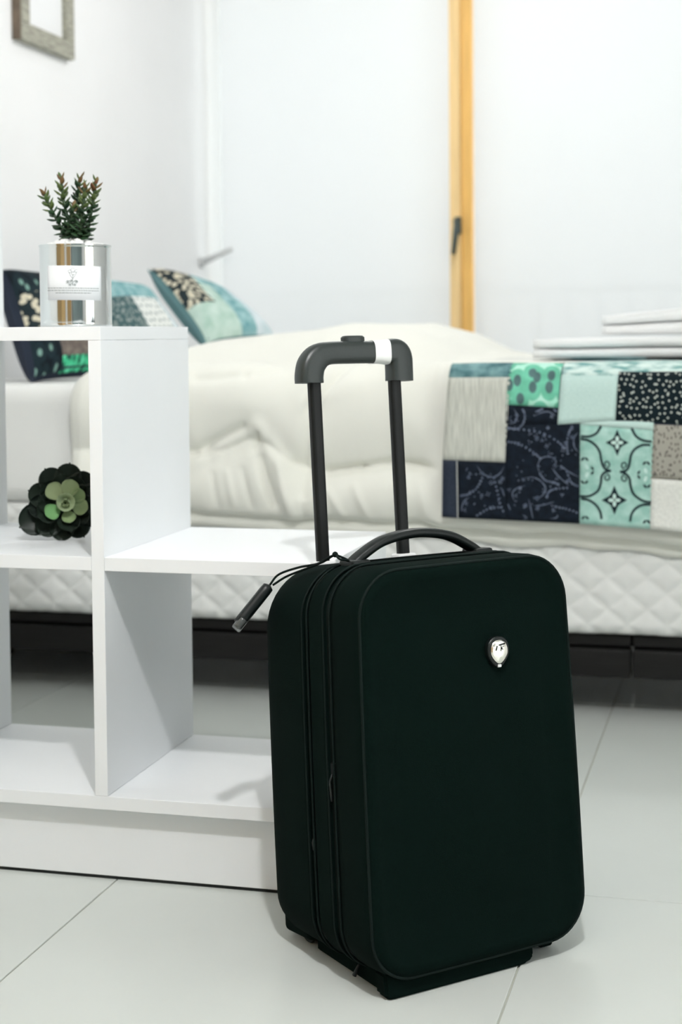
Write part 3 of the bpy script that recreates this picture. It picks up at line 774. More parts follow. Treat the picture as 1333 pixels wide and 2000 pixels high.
# ------------------------------------------------------------------ cushions
def cushion(corners, thick, label, patches, seed, cov=F_NAVY):
    """corners: top-near, top-far, bottom-far, bottom-near (world). patches: (s0,s1,t0,t1,material); s near->far, t top->bottom"""
    tn, tf, bf, bn = [Vector(c) for c in corners]
    nrm = ((bf-tn).cross(tf-bn)).normalized()
    if nrm.x < 0: nrm = -nrm
    def srf(s, t, side, off=0):
        p = (1-t)*((1-s)*tn+s*tf)+t*((1-s)*bn+s*bf)
        cx, cy = 2*s-1, 2*t-1
        bow = .055
        c = (tn+tf+bf+bn)/4
        pin = 1-bow*((1-cy*cy)*cx*cx+(1-cx*cx)*cy*cy)
        p = c+(p-c)*pin
        h = thick*.5*math.pow(max(0, (1-cx**4)*(1-cy**4)), .5)
        h += .006*noise.noise(Vector((s*4, t*4, seed)))*(1-cx**2)*(1-cy**2)
        return p+nrm*(side*(h+off))
    e = empty('cushion', (tn+tf+bf+bn)/4-Vector((0, 0, .15)), label, 'cushion', 'patchwork cushions on the bed')
    n = 26; V = []; Fc = []
    for side in (1, -1):
        n0 = len(V)
        for j in range(n+1):
            for i in range(n+1): V.append(srf(i/n, j/n, side))
        for j in range(n):
            for i in range(n):
                a = n0+j*(n+1)+i; f = (a, a+1, a+n+2, a+n+1); Fc.append(f if side < 0 else tuple(reversed(f)))
    mk('cover', V, Fc, cov, e, True, [(0, 0)]*len(V))
    W_ = (tf-tn).length; H_ = (bn-tn).length
    for (s0, s1, t0, t1, m_) in patches:
        a, b = max(2, int((s1-s0)*24)), max(2, int((t1-t0)*24)); V = []; Fc = []; uv = []
        for j in range(b+1):
            for i in range(a+1):
                s = s0+(s1-s0)*i/a; t = t0+(t1-t0)*j/b
                V.append(srf(s, t, 1, .0022)); uv.append((s*W_+seed, -t*H_))
        for j in range(b):
            for i in range(a): q = j*(a+1)+i; Fc.append((q, q+a+1, q+a+2, q+1))
        mk('patch', V, Fc, m_, e, True, uv)
    # piping round the seam
    seam = [srf(i/20, 0, 1) for i in range(20)]+[srf(1, i/20, 1) for i in range(20)]+[srf(1-i/20, 1, 1) for i in range(20)]+[srf(0, 1-i/20, 1) for i in range(21)]
    return e
def pt(x, y, Y): return onY(x, y, Y)
cushion((pt(-6, 526, 3.74), pt(128, 538, 4.04), pt(205, 734, 3.95), pt(60, 748, 3.66)), .12,
        'dark patchwork cushion with cream flowers, emerald and taupe patches, standing beside the plant tin', [
    (.02, .98, .02, .28, F_BLKTEAL), (.02, .55, .28, .60, F_FLORAL), (.55, .98, .28, .55, F_SAGE), (.02, .30, .60, .98, F_BLKTEAL), (.30, .98, .60, .87, F_BROWN), (.30, .98, .87, .99, F_GREEN), (.55, .98, .55, .60, F_BLKTEAL)], 1)
cushion((pt(150, 546, 4.10), pt(282, 563, 4.42), pt(372, 690, 4.30), pt(235, 705, 4.02)), .10,
        'pale blue patchwork cushion with white dashed stripes, between the two dark-patterned cushions', [
    (.01, .99, .01, .34, F_TEALB), (.01, .42, .34, .99, F_SLATE), (.42, .80, .34, .99, F_SCRIPT), (.80, .99, .34, .99, F_PALEB)], 2, F_PALEB)
cushion((pt(288, 526, 4.58), pt(432, 577, 4.90), pt(540, 663, 4.66), pt(402, 676, 4.40)), .11,
        'patchwork cushion with black flowers, sage triangle and teal band, in front of the window blind', [
    (.01, .34, .01, .62, F_FLORAL), (.34, .72, .01, .30, F_TEALB), (.01, .34, .62, .99, F_SAGE), (.34, .50, .30, .99, F_SAGE), (.50, .72, .30, .99, F_TEALB), (.72, .99, .01, .99, F_PALEB)], 3, F_TEAL)

# ------------------------------------------------------------------ picture on the left wall, slim metal arm near the corner
fb0 = onX(44, 82, XL+.03); fb1 = onX(147, 113, XL+.03)
ya, yb, zl = fb0.y, fb1.y, (fb0.z+fb1.z)/2; zh = zl+.62; fwid = .055
pf = empty('picture_frame', (XL+.001, (ya+yb)/2, zl), 'weathered grey wood picture frame with white print on the left wall', 'picture')
for (a, b, c, d) in ((ya, yb, zl, zl+fwid), (ya, yb, zh-fwid, zh), (ya, ya+fwid, zl+fwid, zh-fwid), (yb-fwid, yb, zl+fwid, zh-fwid)):
    box('frame_side', XL+.001, XL+.03, a, b, c, d, FRAMEW, pf, .003)
box('frame_edge', XL+.001, XL+.026, ya-.008, ya-.0005, zl, zh, FRAMES, pf, .001)
box('print', XL+.001, XL+.012, ya+fwid, yb-fwid, zl+fwid, zh-fwid, MATB, pf, 0)
a0 = onX(394, 513, XL+.004); a1 = onY(452, 487, a0.y-.05)
arm = empty('wall_arm', a0, 'slim pale grey metal arm slanting up from the left wall near the room corner', 'wall arm')
tube('rod', [a0, a0.lerp(a1, .5), a1], [.014, .012, .011], GREYM, arm)
tube('mount', [Vector((XL, a0.y, a0.z)), Vector((XL+.012, a0.y, a0.z))], .022, GREYM, arm, 16)

# ------------------------------------------------------------------ plant in a polished tin on the shelf
tc = onY(148.8, 600, Y0+.15); TCX, TCY, TR, TH = tc.x, Y0+.15, .0585, .1345
zt0 = zt
def cyl_rings(spec, n=64): return [[(TCX+r*math.cos(2*math.pi*k/n), TCY+r*math.sin(2*math.pi*k/n), z) for k in range(n)] for r, z in spec]
plant = empty('potted_succulent', (TCX, TCY, zt0), 'artificial spiky succulent in a polished tin with paper label on the shelf', 'plant')
zr = zt0+TH
V, Fc = loft(cyl_rings([(TR-.004, zt0), (TR-.0005, zt0+.001), (TR+.0006, zt0+.003), (TR-.0002, zt0+.005), (TR, zt0+.007), (TR, zr-.006), (TR+.0002, zr-.004), (TR+.0012, zr-.002), (TR+.0008, zr), (TR-.0012, zr), (TR-.0015, zr-.01), (TR-.0015, zr-.03)]), True, True)
tin = mk('tin', V, Fc, CHROME, plant, True)
e_ = tin.modifiers.new('es', 'EDGE_SPLIT'); e_.split_angle = R(50)
# label: curved paper on the side facing the room
cdir = math.atan2(-TCY, -TCX)   # towards the camera
def on_tin(px, py, off):
    s = (px-148.8)/69.5; th = cdir+math.asin(max(-.99, min(.99, s)))
    z = onY(px, py, TCY-TR).z
    return Vector((TCX+(TR+off)*math.cos(th), TCY+(TR+off)*math.sin(th), z))
V = []; Fc = []
for j, y_ in enumerate((518.5, 552, 586)):
    for i in range(21): V.append(on_tin(96+101*i/20, y_, .0006))
for j in range(2):
    for i in range(20): a = j*21+i; Fc.append((a, a+21, a+22, a+1))
lab = mk('paper_label', V, Fc, PAPER, tin, True); lab.modifiers.new('t', 'SOLIDIFY').thickness = .0004
prn = Print()
VV = []; FF = []
def tin_rib(pts, w):
    pts = [Vector((a, b, 0)) for a, b in pts]; n = len(pts); n0 = len(VV)
    for i, p in enumerate(pts):
        t = (pts[min(i+1, n-1)]-pts[max(0, i-1)]).normalized(); nn = Vector((-t.y, t.x, 0))
        for sg in (1, -1): c = p+nn*(sg*w/2); VV.append(on_tin(c.x, c.y, .0011))
    for i in range(n-1): a = n0+2*i; FF.append((a, a+1, a+3, a+2))
for (y_, xa, xb) in ((562.5, 96.5, 192), (567.2, 96.5, 192), (572, 111, 177)):
    x_ = xa
    while x_ < xb-1:
        ln = rng.uniform(2.2, 6.5); tin_rib([(x_, y_), (min(xb, x_+ln), y_)], 1.15); x_ += ln+1.0
for (pts, w) in (([(143.5, 558), (143, 548), (144, 535)], .8), ([(143, 556), (138, 549), (132, 548)], .8), ([(143, 552), (149, 547), (153, 551)], .8), ([(144, 545), (139, 538), (137, 531)], .7), ([(144, 543), (149, 536), (150, 530)], .7)):
    tin_rib(crv(pts, 6), w)
for (cx, cy, r_) in ((134, 551, 4.2), (138, 556, 3.4), (150, 550, 4.0), (147, 556, 2.8), (141, 548, 3)):
    for k in range(6): tin_rib([(cx, cy), (cx+r_*math.cos(k*1.05+.3), cy+r_*math.sin(k*1.05+.3))], .8)
for (cx, cy, r_) in ((138, 530, 3), (144, 527, 4), (150, 529, 3), (144, 534, 3)):
    tin_rib([(cx+r_*math.cos(t), cy+r_*math.sin(t)) for t in np.linspace(0, 5.8, 12)], .55)
mk('printed_text', VV, FF, INK, lab)['kind'] = 'stuff'
# gravel
bm = bmesh.new()
for k in range(170):
    an = rng.random()*6.283; rr = (TR-.008)*math.sqrt(rng.random()); hh = zr-.010+.016*(1-(rr/TR)**2)+rng.uniform(-.002, .003); s_ = rng.uniform(.004, .0065)
    bmesh.ops.create_icosphere(bm, subdivisions=1, radius=s_, matrix=Matrix.Translation((TCX+rr*math.cos(an), TCY+rr*math.sin(an), hh)) @ Matrix.Rotation(rng.random()*3, 4, (1, .3, .5)) @ Matrix.Diagonal((1.2, .9, .75, 1)))
gv = from_bm('gravel', bm, PEBBLE, tin, True); gv['kind'] = 'stuff'
# leaf shared mesh: pointed fleshy leaf along +Y, colours by object position
def leaf_mat(name, c0, c1, z0, z1):
    M = bpy.data.materials.new(name); M.use_nodes = True; nt = M.node_tree; b = nt.nodes['Principled BSDF']; b.inputs['Roughness'].default_value = .45
    b.inputs['Specular IOR Level'].default_value = .35
    oi = nt.nodes.new('ShaderNodeObjectInfo')
    mx = nt.nodes.new('ShaderNodeMix'); mx.data_type = 'RGBA'; mx.inputs[6].default_value = (*c0, 1); mx.inputs[7].default_value = (*c1, 1)
    nt.links.new(oi.outputs['Random'], mx.inputs[0]); nt.links.new(mx.outputs[2], b.inputs['Base Color']); return M
LG = leaf_mat('leaf_dark_green', (.012, .036, .015), (.030, .080, .030), 0, 1)
LO = leaf_mat('leaf_olive', (.050, .095, .025), (.10, .14, .04), 0, 1)
LR = leaf_mat('leaf_red_tip', (.13, .10, .03), (.16, .065, .03), 0, 1)
def leaf_mesh(L, w, th, m_):
    rings = []; n = 6
    for t, k in ((0, .35), (.25, .85), (.5, 1), (.75, .72), (.93, .28), (1, .03)):
        rings.append([(w/2*k*math.cos(2*math.pi*j/n), L*t, th/2*k*math.sin(2*math.pi*j/n)+.18*L*t*t) for j in range(n)])
    V, Fc = loft(rings); me = bpy.data.meshes.new('leaf'); me.from_pydata(V, [], Fc); me.materials.append(m_); me.shade_smooth(); return me
LM = {k: leaf_mesh(.0205, .0118, .0045, m_) for k, m_ in (('g', LG), ('o', LO), ('r', LR))}
STEM = mat('plant_stem', (.03, .06, .025), .6)
def pl(x, y, dy): return onY(x, y, TCY+dy)
stems = [[(140, 468, .0), (122, 448, -.006), (100, 408, -.012), (86, 376, -.012)], [(146, 468, .004), (137, 440, .002), (125, 395, .0), (119, 346, -.002)],
         [(152, 468, .010), (152, 435, .016), (152, 390, .018), (156, 348, .018)], [(160, 468, .0), (172, 440, -.004), (181, 400, -.006), (187, 354, -.006)],
         [(155, 468, -.006), (158, 445, -.014), (162, 405, -.018), (168, 362, -.018)], [(146, 468, -.004), (134, 452, -.012), (139, 430, -.016), (143, 405, -.018)]]
for si, spt in enumerate(stems):
    path = bez([pl(*p) for p in spt], 14)
    so = tube('stem', path, .0026, STEM, plant, 6)
    Ltot = sum((path[i+1]-path[i]).length for i in range(len(path)-1)); nl = int(Ltot/.0030)+6
    for k in range(nl):
        f = k/(nl-1); idx = f*(len(path)-1); i0 = min(len(path)-2, int(idx)); p = path[i0].lerp(path[i0+1], idx-i0); t = (path[i0+1]-path[i0]).normalized()
        az = k*2.39996; s = t.orthogonal().normalized(); w = t.cross(s); rad = s*math.cos(az)+w*math.sin(az)
        lift = .25+.6*f**2 if f < .9 else 1.2
        d = (rad+t*lift).normalized(); side = d.cross(t).normalized(); upn = side.cross(d)
        sc = (1.0-.25*f)*rng.uniform(.85, 1.12)*(.8 if f > .92 else 1)
        kind = 'g' if f < .62 or (si in (2, 5) and f < .85) else ('o' if f < .84 else ('r' if rng.random() < .55 else 'o'))
        o = bpy.data.objects.new('leaf', LM[kind]); COL.objects.link(o)
        o.matrix_basis = Matrix(((side.x*sc, d.x*sc, upn.x*sc, p.x), (side.y*sc, d.y*sc, upn.y*sc, p.y), (side.z*sc, d.z*sc, upn.z*sc, p.z), (0, 0, 0, 1)))
        child(o, so)

# ------------------------------------------------------------------ rosette succulent lying in the middle cell
RC = onY(127, 984, 2.415)
face = (O-RC).normalized(); face = (face+Vector((.05, 0, .10))).normalized()
rx = Vector((0, 0, 1)).cross(face).normalized(); ry = face.cross(rx)
ros = empty('rosette_succulent', (RC.x, RC.y, zm), 'dark artificial rosette succulent with light green heart lying in the shelf cell', 'plant')
DK = [leaf_mat('rosette_dark_%s' % s, (.006, .012, .009), (.013, .022, .015), 0, 1) for s in 'a']
LT = leaf_mat('rosette_light', (.20, .30, .14), (.30, .36, .20), 0, 1)
LT2 = leaf_mat('rosette_heart', (.42, .52, .33), (.36, .44, .25), 0, 1)
LB = leaf_mat('rosette_bright', (.16, .36, .14), (.20, .40, .17), 0, 1)
def petal(L, w, cup, m_, tipn=True):
    ts = [0, .2, .4, .55, .68, .79, .88, .945, .985, 1]; rows, colsn = len(ts), 8; V = []; Fc = []
    def wid(t): return .34+.66*math.sin(math.pi/2*t/.62) if t < .62 else math.sqrt(max(0, 1-((t-.62)/.385)**2))
    prof = [max(.06, wid(t)) for t in ts]
    for sd in (0, 1):
        for i in range(rows):
            t = ts[i]; ww = w/2*prof[i]
            for j in range(colsn+1):
                c = 2*j/colsn-1
                z = cup*L*t*t+.16*w*c*c*prof[i]-sd*(.0032*(1-.9*abs(c)**3)*(1-.6*t))
                V.append((ww*c, L*t+(.0022 if (tipn and i == rows-1 and abs(c) < .3) else 0), z))
    n1 = rows*(colsn+1)
    for sd in (0, 1):
        for i in range(rows-1):
            for j in range(colsn):
                a = sd*n1+i*(colsn+1)+j; f = (a, a+1, a+colsn+2, a+colsn+1); Fc.append(f if sd == 0 else tuple(reversed(f)))
    for i in range(rows-1):
        for j in (0, colsn): a = i*(colsn+1)+j; Fc.append((a, a+colsn+1, n1+a+colsn+1, n1+a))
    me = bpy.data.meshes.new('leaf'); me.from_pydata(V, [], Fc); me.materials.append(m_); me.shade_smooth(); return me
pet = {'d1': petal(.062, .046, .30, DK[0]), 'd2': petal(.048, .040, .35, DK[0]), 'l1': petal(.029, .027, .22, LT, False), 'b1': petal(.027, .025, .2, LB, False), 'h1': petal(.016, .019, .45, LT2, False), 'h2': petal(.010, .013, .6, LT2, False)}
pxm = 2.47/F
def put(kind, ang, base_r, depth, tilt, sc=1, cx=0, cy=0):
    rd = rx*math.cos(R(ang))+ry*math.sin(R(ang)); d = (rd*math.cos(R(tilt))+face*math.sin(R(tilt))).normalized()
    side = d.cross(face).normalized(); n = side.cross(d)
    p = RC+rx*cx+ry*cy+rd*base_r+face*depth
    o = bpy.data.objects.new('leaf', pet[kind]); COL.objects.link(o)
    o.matrix_basis = Matrix(((side.x*sc, d.x*sc, n.x*sc, p.x), (side.y*sc, d.y*sc, n.y*sc, p.y), (side.z*sc, d.z*sc, n.z*sc, p.z), (0, 0, 0, 1)))
    child(o, ros)
for a, s_ in ((118, 1.0), (82, 1.02), (48, .98), (14, 1.0), (-24, 1.0), (-62, .95), (-98, .93), (-130, .98), (158, .95), (185, .9), (206, 1.22)):
    put('d1', a, .004, -.012, -4 if a != 206 else -12, s_)
for a, s_ in ((140, 1), (98, 1), (60, 1), (25, .95), (-10, 1), (-45, 1), (-80, 1), (205, 1.05), (175, .95)):
    put('d2', a, .004, -.004, 10, s_)
for a, k, s_ in ((132, 'l1', 1.18), (72, 'l1', 1.12), (28, 'l1', .95), (-18, 'l1', 1.05), (-78, 'l1', .9), (212, 'b1', 1.15)):
    put(k, a, .0125, .006, 22, s_)
for k in range(6): put('h1', 20+60*k, .003, .010, 30, 1.2)
for k in range(5): put('h2', 56+72*k, .0015, .013, 46, 1.15)
V, Fc = tube_vf([RC-face*.028, RC-face*.012, RC+face*.006], [.006, .011, .005], 10); mk('stem', V, Fc, STEM, ros, True)

# ------------------------------------------------------------------ suitcase
SA = Vector((-.4549, 1.8876, .0245)); PH, THT = R(44.3), R(4.7)
SW, SD, SH = .3468, .2835, .5325
w_ = Vector((math.sin(PH), math.cos(PH), 0)); b_ = Vector((-w_.y, w_.x, 0)); U_ = Vector((0, 0, 1))*math.cos(THT)+b_*math.sin(THT); B_ = b_*math.cos(THT)-Vector((0, 0, 1))*math.sin(THT)
SM = Matrix(((w_.x, B_.x, U_.x, SA.x), (w_.y, B_.y, U_.y, SA.y), (w_.z, B_.z, U_.z, SA.z), (0, 0, 0, 1)))
sc_ = empty('suitcase', SA, 'black fabric cabin suitcase with raised trolley handle standing on the tiles', 'suitcase', mtx=SM)
def outline(inset, b, Rr=.062, n=10, bulge=.0025):
    """rounded rectangle in the (a, c) plane at depth b"""
    kb = sstep(b, .09, .25); pts = []; Rr = max(.012, Rr-inset)
    a0, a1, c0, c1 = inset, SW-inset, inset, SH-inset-.008*kb
    for sx_, sz_, s0 in ((1, 0, -90), (1, 1, 0), (0, 1, 90), (0, 0, 180)):
        Rc = Rr+(.024*kb if sz_ else .006*kb)
        cx = a1-Rc if sx_ else a0+Rc; cz = c1-Rc if sz_ else c0+Rc
        for k in range(n+1):
            an = R(s0+90*k/n); pts.append([cx+Rc*math.cos(an), b, cz+Rc*math.sin(an)])
    # refine straight runs so they can bow a little
    outp = []
    for i, p in enumerate(pts):
        q = pts[(i+1) % len(pts)]; k = (1 if (i+1) % (n+1) else (12 if (i//(n+1)) % 2 == 0 else 6))
        for j in range(k): t = j/k; outp.append([p[m]+(q[m]-p[m])*t for m in range(3)])
    for p in outp:
        fa = (p[0]-SW/2)/(SW/2); fc = (p[2]-SH/2)/(SH/2)
        p[0] += bulge*fa*(1-min(1, abs(fc))**2); p[2] += bulge*.6*fc*(1-min(1, abs(fa))**2)
        # the body widens a touch towards the floor
        p[0] += .0035*fa*(-fc)
    return [tuple(p) for p in outp]
def shell(name, spec, material, cap0=True, cap1=True, parent=sc_):
    rings = [outline(i, b) for b, i in spec]; V, Fc = loft(rings, False, False); n = len(rings[0])
    for which, on in ((0, cap0), (len(rings)-1, cap1)):
        if not on: continue
        # concentric cap
        base = which*n; prev = list(range(base, base+n)); ctr = Vector((SW/2, spec[which][0], SH/2)); dirn = -1 if which == 0 else 1
        for k in (.8, .55, .3):
            n0 = len(V)
            for p in rings[which]:
                q = ctr+(Vector(p)-ctr)*k; q.y += dirn*.006*(1-k)**.5; V.append(tuple(q))
            cur = list(range(n0, n0+n))
            for j in range(n):
                f = (prev[j], prev[(j+1) % n], cur[(j+1) % n], cur[j]); Fc.append(f)
            prev = cur
        Fc.append(tuple(prev))
    bm = bmesh.new(); vs_ = [bm.verts.new(v) for v in V]
    for f in Fc:
        try: bm.faces.new([vs_[i] for i in f])
        except ValueError: pass
    return from_bm(name, bm, material, parent, True, world=False)
shell('front_panel', [(.006, .030), (.0015, .020), (.001, .012), (.004, .0055), (.010, .002), (.018, 0), (.060, 0), (.074, .001), (.077, .004)], BLACKF, True, False)
shell('zip_band', [(.0765, .0045), (.081, .006), (.0895, .006), (.0935, .0045)], PIPING, False, False)
shell('expansion_band', [(.093, .0045), (.096, .001), (.102, .0), (.125, .0015), (.131, .0), (.135, .001), (.138, .005)], BLACKF, False, False)
shell('zip_band', [(.1375, .005), (.141, .0062), (.148, .0062), (.1515, .005)], PIPING, False, False)
shell('main_shell', [(.151, .005), (.154, .001), (.160, 0), (.225, 0), (.245, .001), (.262, .005), (.273, .012), (.280, .022), (.2835, .036)], BLACKF, False, True)
def loop(name, b, ins, r, material):
    pts = outline(ins, b); pts = pts+pts[:2]
    V, Fc = tube_vf(pts, r, 6, 1, (0, 1, 0)); return mk(name, V, Fc, material, sc_, True, world=False)
loop('piping', .006, .0035, .0022, PIPING)
loop('piping', .0765, -.0005, .0018, PIPING); loop('piping', .0935, -.0005, .0018, PIPING)
loop('piping', .1375, -.0005, .0018, PIPING); loop('piping', .1515, -.0005, .0018, PIPING)
loop('zip_teeth', .0855, .0045, .0016, BLACKP); loop('zip_teeth', .1445, .0047, .0016, BLACKP)
# feet at the front, wheels at the back
def sbox(name, a0, a1, b0, b1, c0, c1, m_, bev=.003, parent=sc_): return box(name, a0, a1, b0, b1, c0, c1, m_, parent, bev, 3, world=False)
bot = -.0245/math.cos(THT)
bm = bmesh.new()
prof = [(.02, .012), (.022, bot+.004), (.035, bot+.0005), (.230, bot+.0005), (.252, bot+.002), (.262, bot+.008), (.262, .03), (.05, .03)]
v0 = [bm.verts.new((a, .013, c)) for a, c in prof]; v1 = [bm.verts.new((a, .040, c+.0022)) for a, c in prof]
bm.faces.new(v0); bm.faces.new(list(reversed(v1)))
for i in range(len(prof)): j = (i+1) % len(prof); bm.faces.new((v0[i], v0[j], v1[j], v1[i]))
bmesh.ops.recalc_face_normals(bm, faces=bm.faces); bmesh.ops.bevel(bm, geom=[e for e in bm.edges], offset=.004, segments=3, affect='EDGES')
from_bm('front_foot', bm, BLACKF, sc_, world=False)
for a in (.045, SW-.045):
    wb, wc, wr = .236, .0, .0215
    # find height so that the wheel just touches the floor
    wz = wr; wc = (wz-SA.z+wb*math.sin(THT))/math.cos(THT)
    V, Fc = loft([[(a+s, wb+r_*math.cos(2*math.pi*k/24), wc+r_*math.sin(2*math.pi*k/24)) for k in range(24)] for s, r_ in ((-.012, wr-.006), (-.012, wr-.002), (-.009, wr), (.009, wr), (.012, wr-.002), (.012, wr-.006))])
    wo = mk('wheel', V, Fc, BLACKP, sc_, False, world=False)
    sbox('wheel_housing', a-.026, a+.026, wb-.03, .281, .006, .075, BLACKF, .008)
for a in (.030, SW-.052):  # dark blocks added under the body to stand in for its contact shadow
    bm = bmesh.new(); bmesh.ops.create_cube(bm, size=1)
    for v in bm.verts:
        b_l = .042 if v.co.y < 0 else .205
        lo_ = (.0025-SA.z+b_l*math.sin(THT))/math.cos(THT)
        v.co = Vector((a+(.022 if v.co.x > 0 else 0), b_l, lo_ if v.co.z < 0 else .02))
    bmesh.ops.bevel(bm, geom=bm.edges[:], offset=.002, segments=2, affect='EDGES')
    from_bm('shade_block', bm, BLACKF, sc_, world=False)
# corner guard low on the side panel
pts = [(.000, .17, .158), (.0005, .215, .152), (.001, .236, .125), (.002, .240, .085), (.0125, .238, .03)]
tube('corner_guard', bez(pts, 8), .0028, PIPING, sc_, 8, world=False)
# grab handle
ha0, ha1, hb = .070, .277, .122
ztop = SH+.001
arc = bez([(ha0-.006, hb, ztop-.004), (ha0+.012, hb, ztop+.009), (ha0+.050, hb, ztop+.027), (SW/2, hb, ztop+.034), (ha1-.050, hb, ztop+.027), (ha1-.012, hb, ztop+.009), (ha1+.006, hb, ztop-.004)], 8)
V, Fc = [], []
rings = []
for i, p in enumerate(arc):
    t = (arc[min(i+1, len(arc)-1)]-arc[max(0, i-1)]).normalized(); n = Vector((-t.z, 0, t.x))
    rings.append([p+n*(.0068*math.copysign(abs(math.sin(x_))**.7, math.sin(x_)))+Vector((0, .0125*math.copysign(abs(math.cos(x_))**.7, math.cos(x_)), 0)) for x_ in np.linspace(0, 2*math.pi, 17)[:-1]])
V, Fc = loft(rings); mk('grab_handle', V, Fc, BLACKP, sc_, True, world=False)
for a in (ha0-.012, ha1-.012): sbox('handle_mount', a, a+.03, hb-.019, hb+.019, SH-.010, SH+.006, BLACKP, .004)
# trolley
pb, ps, ext = .262, .070, .258
def oval(a, b, c, ra, rb, n=20): return [(a+ra*math.copysign(abs(math.cos(2*math.pi*k/n))**.6, math.cos(2*math.pi*k/n)), b+rb*math.copysign(abs(math.sin(2*math.pi*k/n))**.6, math.sin(2*math.pi*k/n)), c) for k in range(n)]
for s in (-1, 1):
    a = SW/2+s*ps
    V, Fc = loft([oval(a, pb, SH-.05, .0098, .0068), oval(a, pb, SH+ext+.01, .0098, .0068)]); mk('trolley_pole', V, Fc, POLE, sc_, False, world=False)
    sbox('pole_socket', a-.016, a+.016, pb-.013, pb+.011, SH-.03, SH-.004, GREYM, .003)
zg = SH+ext-.002     # underside of the grip legs
# grip: one swept bar with downturned ends
gw = .098; cA = SW/2
path = [(cA-gw+.0200, zg), (cA-gw+.0205, zg+.012), (cA-gw+.025, zg+.027), (cA-gw+.038, zg+.039), (cA-gw+.058, zg+.0435), (cA, zg+.0440), (cA+gw-.044, zg+.0440), (cA+gw-.026, zg+.0435), (cA+gw-.0190, zg+.036), (cA+gw-.0185, zg+.016), (cA+gw-.0190, zg)]
pth = bez([(a, pb, c) for a, c in path], 6)
rings = []
for i, p in enumerate(pth):
    t = (pth[min(i+1, len(pth)-1)]-pth[max(0, i-1)]).normalized(); n = Vector((-t.z, 0, t.x))
    k = sstep(abs(p.x-cA), .040, .075); hh = .0168+.0035*k; bb = .0150+.001*k
    rings.append([p+n*(hh*math.copysign(abs(math.sin(x_))**.62, math.sin(x_)))+Vector((0, bb*math.copysign(abs(math.cos(x_))**.62, math.cos(x_)), 0)) for x_ in np.linspace(0, 2*math.pi, 25)[:-1]])
V, Fc = loft(rings); grip = mk('grip', V, Fc, GRIP, sc_, True, world=False)
grip.modifiers.new('es', 'EDGE_SPLIT').split_angle = R(60)
# sticker band round the grip bar
rings = []
for a in np.linspace(cA+.030, cA+.0575, 8):
    best = min(range(len(pth)), key=lambda i: abs(pth[i].x-a)+(1 if pth[i].z < zg+.03 else 0)); p = pth[best].copy(); p.x = a
    p.z = zg+.0440
    k = sstep(a-cA, .040, .075); hh = .0168+.0035*k+.0006; bb = .0150+.001*k+.0006
    rings.append([p+Vector((0, bb*math.copysign(abs(math.cos(x_))**.62, math.cos(x_)), hh*math.copysign(abs(math.sin(x_))**.62, math.sin(x_)))) for x_ in np.linspace(R(80), R(300), 20)])
V = [v for r_ in rings for v in r_]; Fc = []
for i in range(len(rings)-1):
    for j in range(19): a = i*20+j; Fc.append((a, a+1, a+21, a+20))
mk('sticker', V, Fc, STICK, grip, True, world=False)
V, Fc = loft([oval(cA, pb, zg+.0595, .0185, .0095, 24), oval(cA, pb, zg+.066, .0185, .0095, 24), oval(cA, pb, zg+.0685, .016, .0075, 24)]); mk('release_button', V, Fc, GRIP, grip, False, world=False)
# zip pulls
def zpull(a, b, c, dn, label=None):
    sbox('zip_slider', a-.004, a+.001, b-.006, b+.006, c-.004, c+.014, BLACKP, .0015)
    o = tube('zip_pull', [(a-.005, b, c), (a-.008, b+.001, c-.010), (a-.006, b+.002, c-dn)], [.0022, .0026, .0034], BLACKP, sc_, 8, .6, world=False); return o
zpull(.004, .0855, .262, .036); zpull(.006, .1445, .17, .02)
tube('zip_pull', [(.030, .0855, .010), (.024, .088, .001), (.020, .090, -.009)], [.003, .003, .0045], BLACKP, sc_, 8, .7, world=False)
# badge
ba, bc = .2150, .4090
def shield(sx, sz, b, n=40):
    pts = []
    for k in range(n):
        an = 2*math.pi*k/n; x_ = math.cos(an); z_ = math.sin(an)
        kx = 1 if z_ > -.1 else (1-.42*((-z_-.1)/.9)**1.3)
        pts.append((ba+sx*math.copysign(abs(x_)**.82, x_)*kx, b, bc+sz*math.copysign(abs(z_)**.9, z_)*(1.0 if z_ > 0 else 1.12)-.0005))
    return pts
fb = -.0042
V, Fc = loft([shield(.0178, .0195, fb+.006), shield(.0178, .0195, fb-.0005), shield(.0166, .0183, fb-.0016)]); bk_ = mk('badge_surround', V, Fc, BLACKP, sc_, False, world=False)
rings = [shield(.0140, .0150, fb-.0012), shield(.0140, .0150, fb-.0030), shield(.0122, .0132, fb-.0050), shield(.006, .0065, fb-.0058)]
V, Fc = loft(rings); bd_ = mk('badge', V, Fc, SILVER, sc_, True, world=False); bd_['label'] = 'silver shield badge with small dark letters'
bd_.modifiers.new('es', 'EDGE_SPLIT').split_angle = R(40)
def stroke(p, q, wd):
    p, q = Vector((p[0], 0, p[1])), Vector((q[0], 0, q[1])); t = (q-p).normalized(); n = Vector((-t.z, 0, t.x))*wd/2
    ctr = Vector((ba, 0, bc)); V_ = [ctr+v+Vector((0, fb-.0063, 0)) for v in (p+n, q+n, q-n, p-n)]; V_ += [v+Vector((0, .003, 0)) for v in V_]
    return V_
VV = []; FF = []
for (p, q, wd) in (((-.0075, .0010), (-.0052, .0072), .0016), ((-.0022, .0078), (.0078, .0092), .0020), ((.0012, .0070), (.0006, -.0005), .0011), ((.0030, .0055), (.0050, .0055), .0008), ((.0026, .0048), (.0024, .0018), .0008), ((.0024, .0018), (.0046, .0018), .0008)):
    n0 = len(VV); VV += stroke(p, q, wd); FF += [(n0, n0+1, n0+2, n0+3), (n0+4, n0+7, n0+6, n0+5)]+[(n0+i, n0+4+i, n0+4+(i+1) % 4, n0+(i+1) % 4) for i in range(4)]
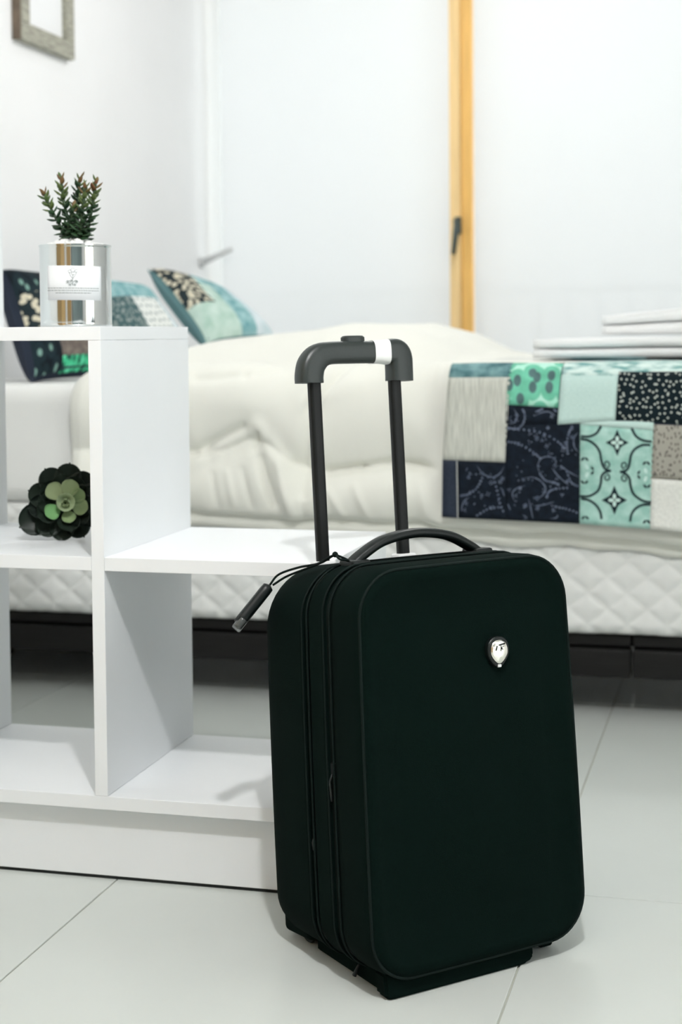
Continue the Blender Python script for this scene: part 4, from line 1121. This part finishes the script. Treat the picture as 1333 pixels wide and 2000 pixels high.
mk('lettering', VV, FF, BLACKP, bd_, False, world=False)
sbox('badge_tip', ba-.003, ba+.0025, fb-.003, fb+.002, bc-.0222, bc-.0182, GREYM, .0008)

# ------------------------------------------------------------------ luggage tag on its cord
SMI = SM.inverted()
def sl(x, y, b):
    """suitcase-frame point where the view ray meets depth b of the case"""
    d = ray(x, y); n = B_; t = ((SA+B_*b-O).dot(n))/d.dot(n); return O+d*t
t0, t1 = sl(526, 1144, .243), sl(461, 1225, .252)
tg = empty('luggage_tag', t0, 'black luggage tag dangling on a thin cord from the grab handle', 'luggage tag')
ax = (t1-t0).normalized(); view = (O-t0).normalized(); sd = ax.cross(view).normalized(); dp = sd.cross(ax)
def capsule(f0, f1, hw, hd, shift=0):
    rings = []; L_ = (t1-t0).length
    for k in range(15):
        u = k/14; e = math.sqrt(max(.02, 1-max(0, abs(2*u-1)-.80)**2/.04)); p = t0+ax*(L_*(f0+(f1-f0)*u))+sd*shift
        rings.append([p+sd*(hw*e*math.copysign(abs(math.cos(t))**.6, math.cos(t)))+dp*(hd*e*math.copysign(abs(math.sin(t))**.5, math.sin(t))) for t in np.linspace(0, 2*math.pi, 21)[:-1]])
    return loft(rings)
V, Fc = capsule(-.02, .97, .0085, .021); tb = mk('tag_body', V, Fc, BLACKP, tg, True)
V, Fc = capsule(.80, 1.03, .0070, .0222, -.0016); mk('tag_sleeve', V, Fc, CLEARP, tb, True)
kn = sl(655, 1083, .12)
kn = sl(655, 1083, .125)
c1 = [sl(527, 1143, .243), sl(545, 1122, .235), sl(585, 1108, .21), sl(618, 1102, .18), sl(640, 1090, .14), kn]
c2 = [sl(533, 1143, .243), sl(560, 1126, .232), sl(598, 1111, .20), sl(630, 1098, .16), sl(645, 1089, .135), kn]
c3 = [kn, sl(672, 1090, .125), sl(684, 1096, .125), sl(676, 1094, .11), sl(664, 1092, .11), kn]
for c in (c1, c2, c3): tube('cord', bez(c, 8), .0017, PIPING, tg, 6)
bm = bmesh.new(); bmesh.ops.create_icosphere(bm, subdivisions=2, radius=.0042, matrix=Matrix.Translation(kn)); from_bm('knot', bm, PIPING, tg, True)
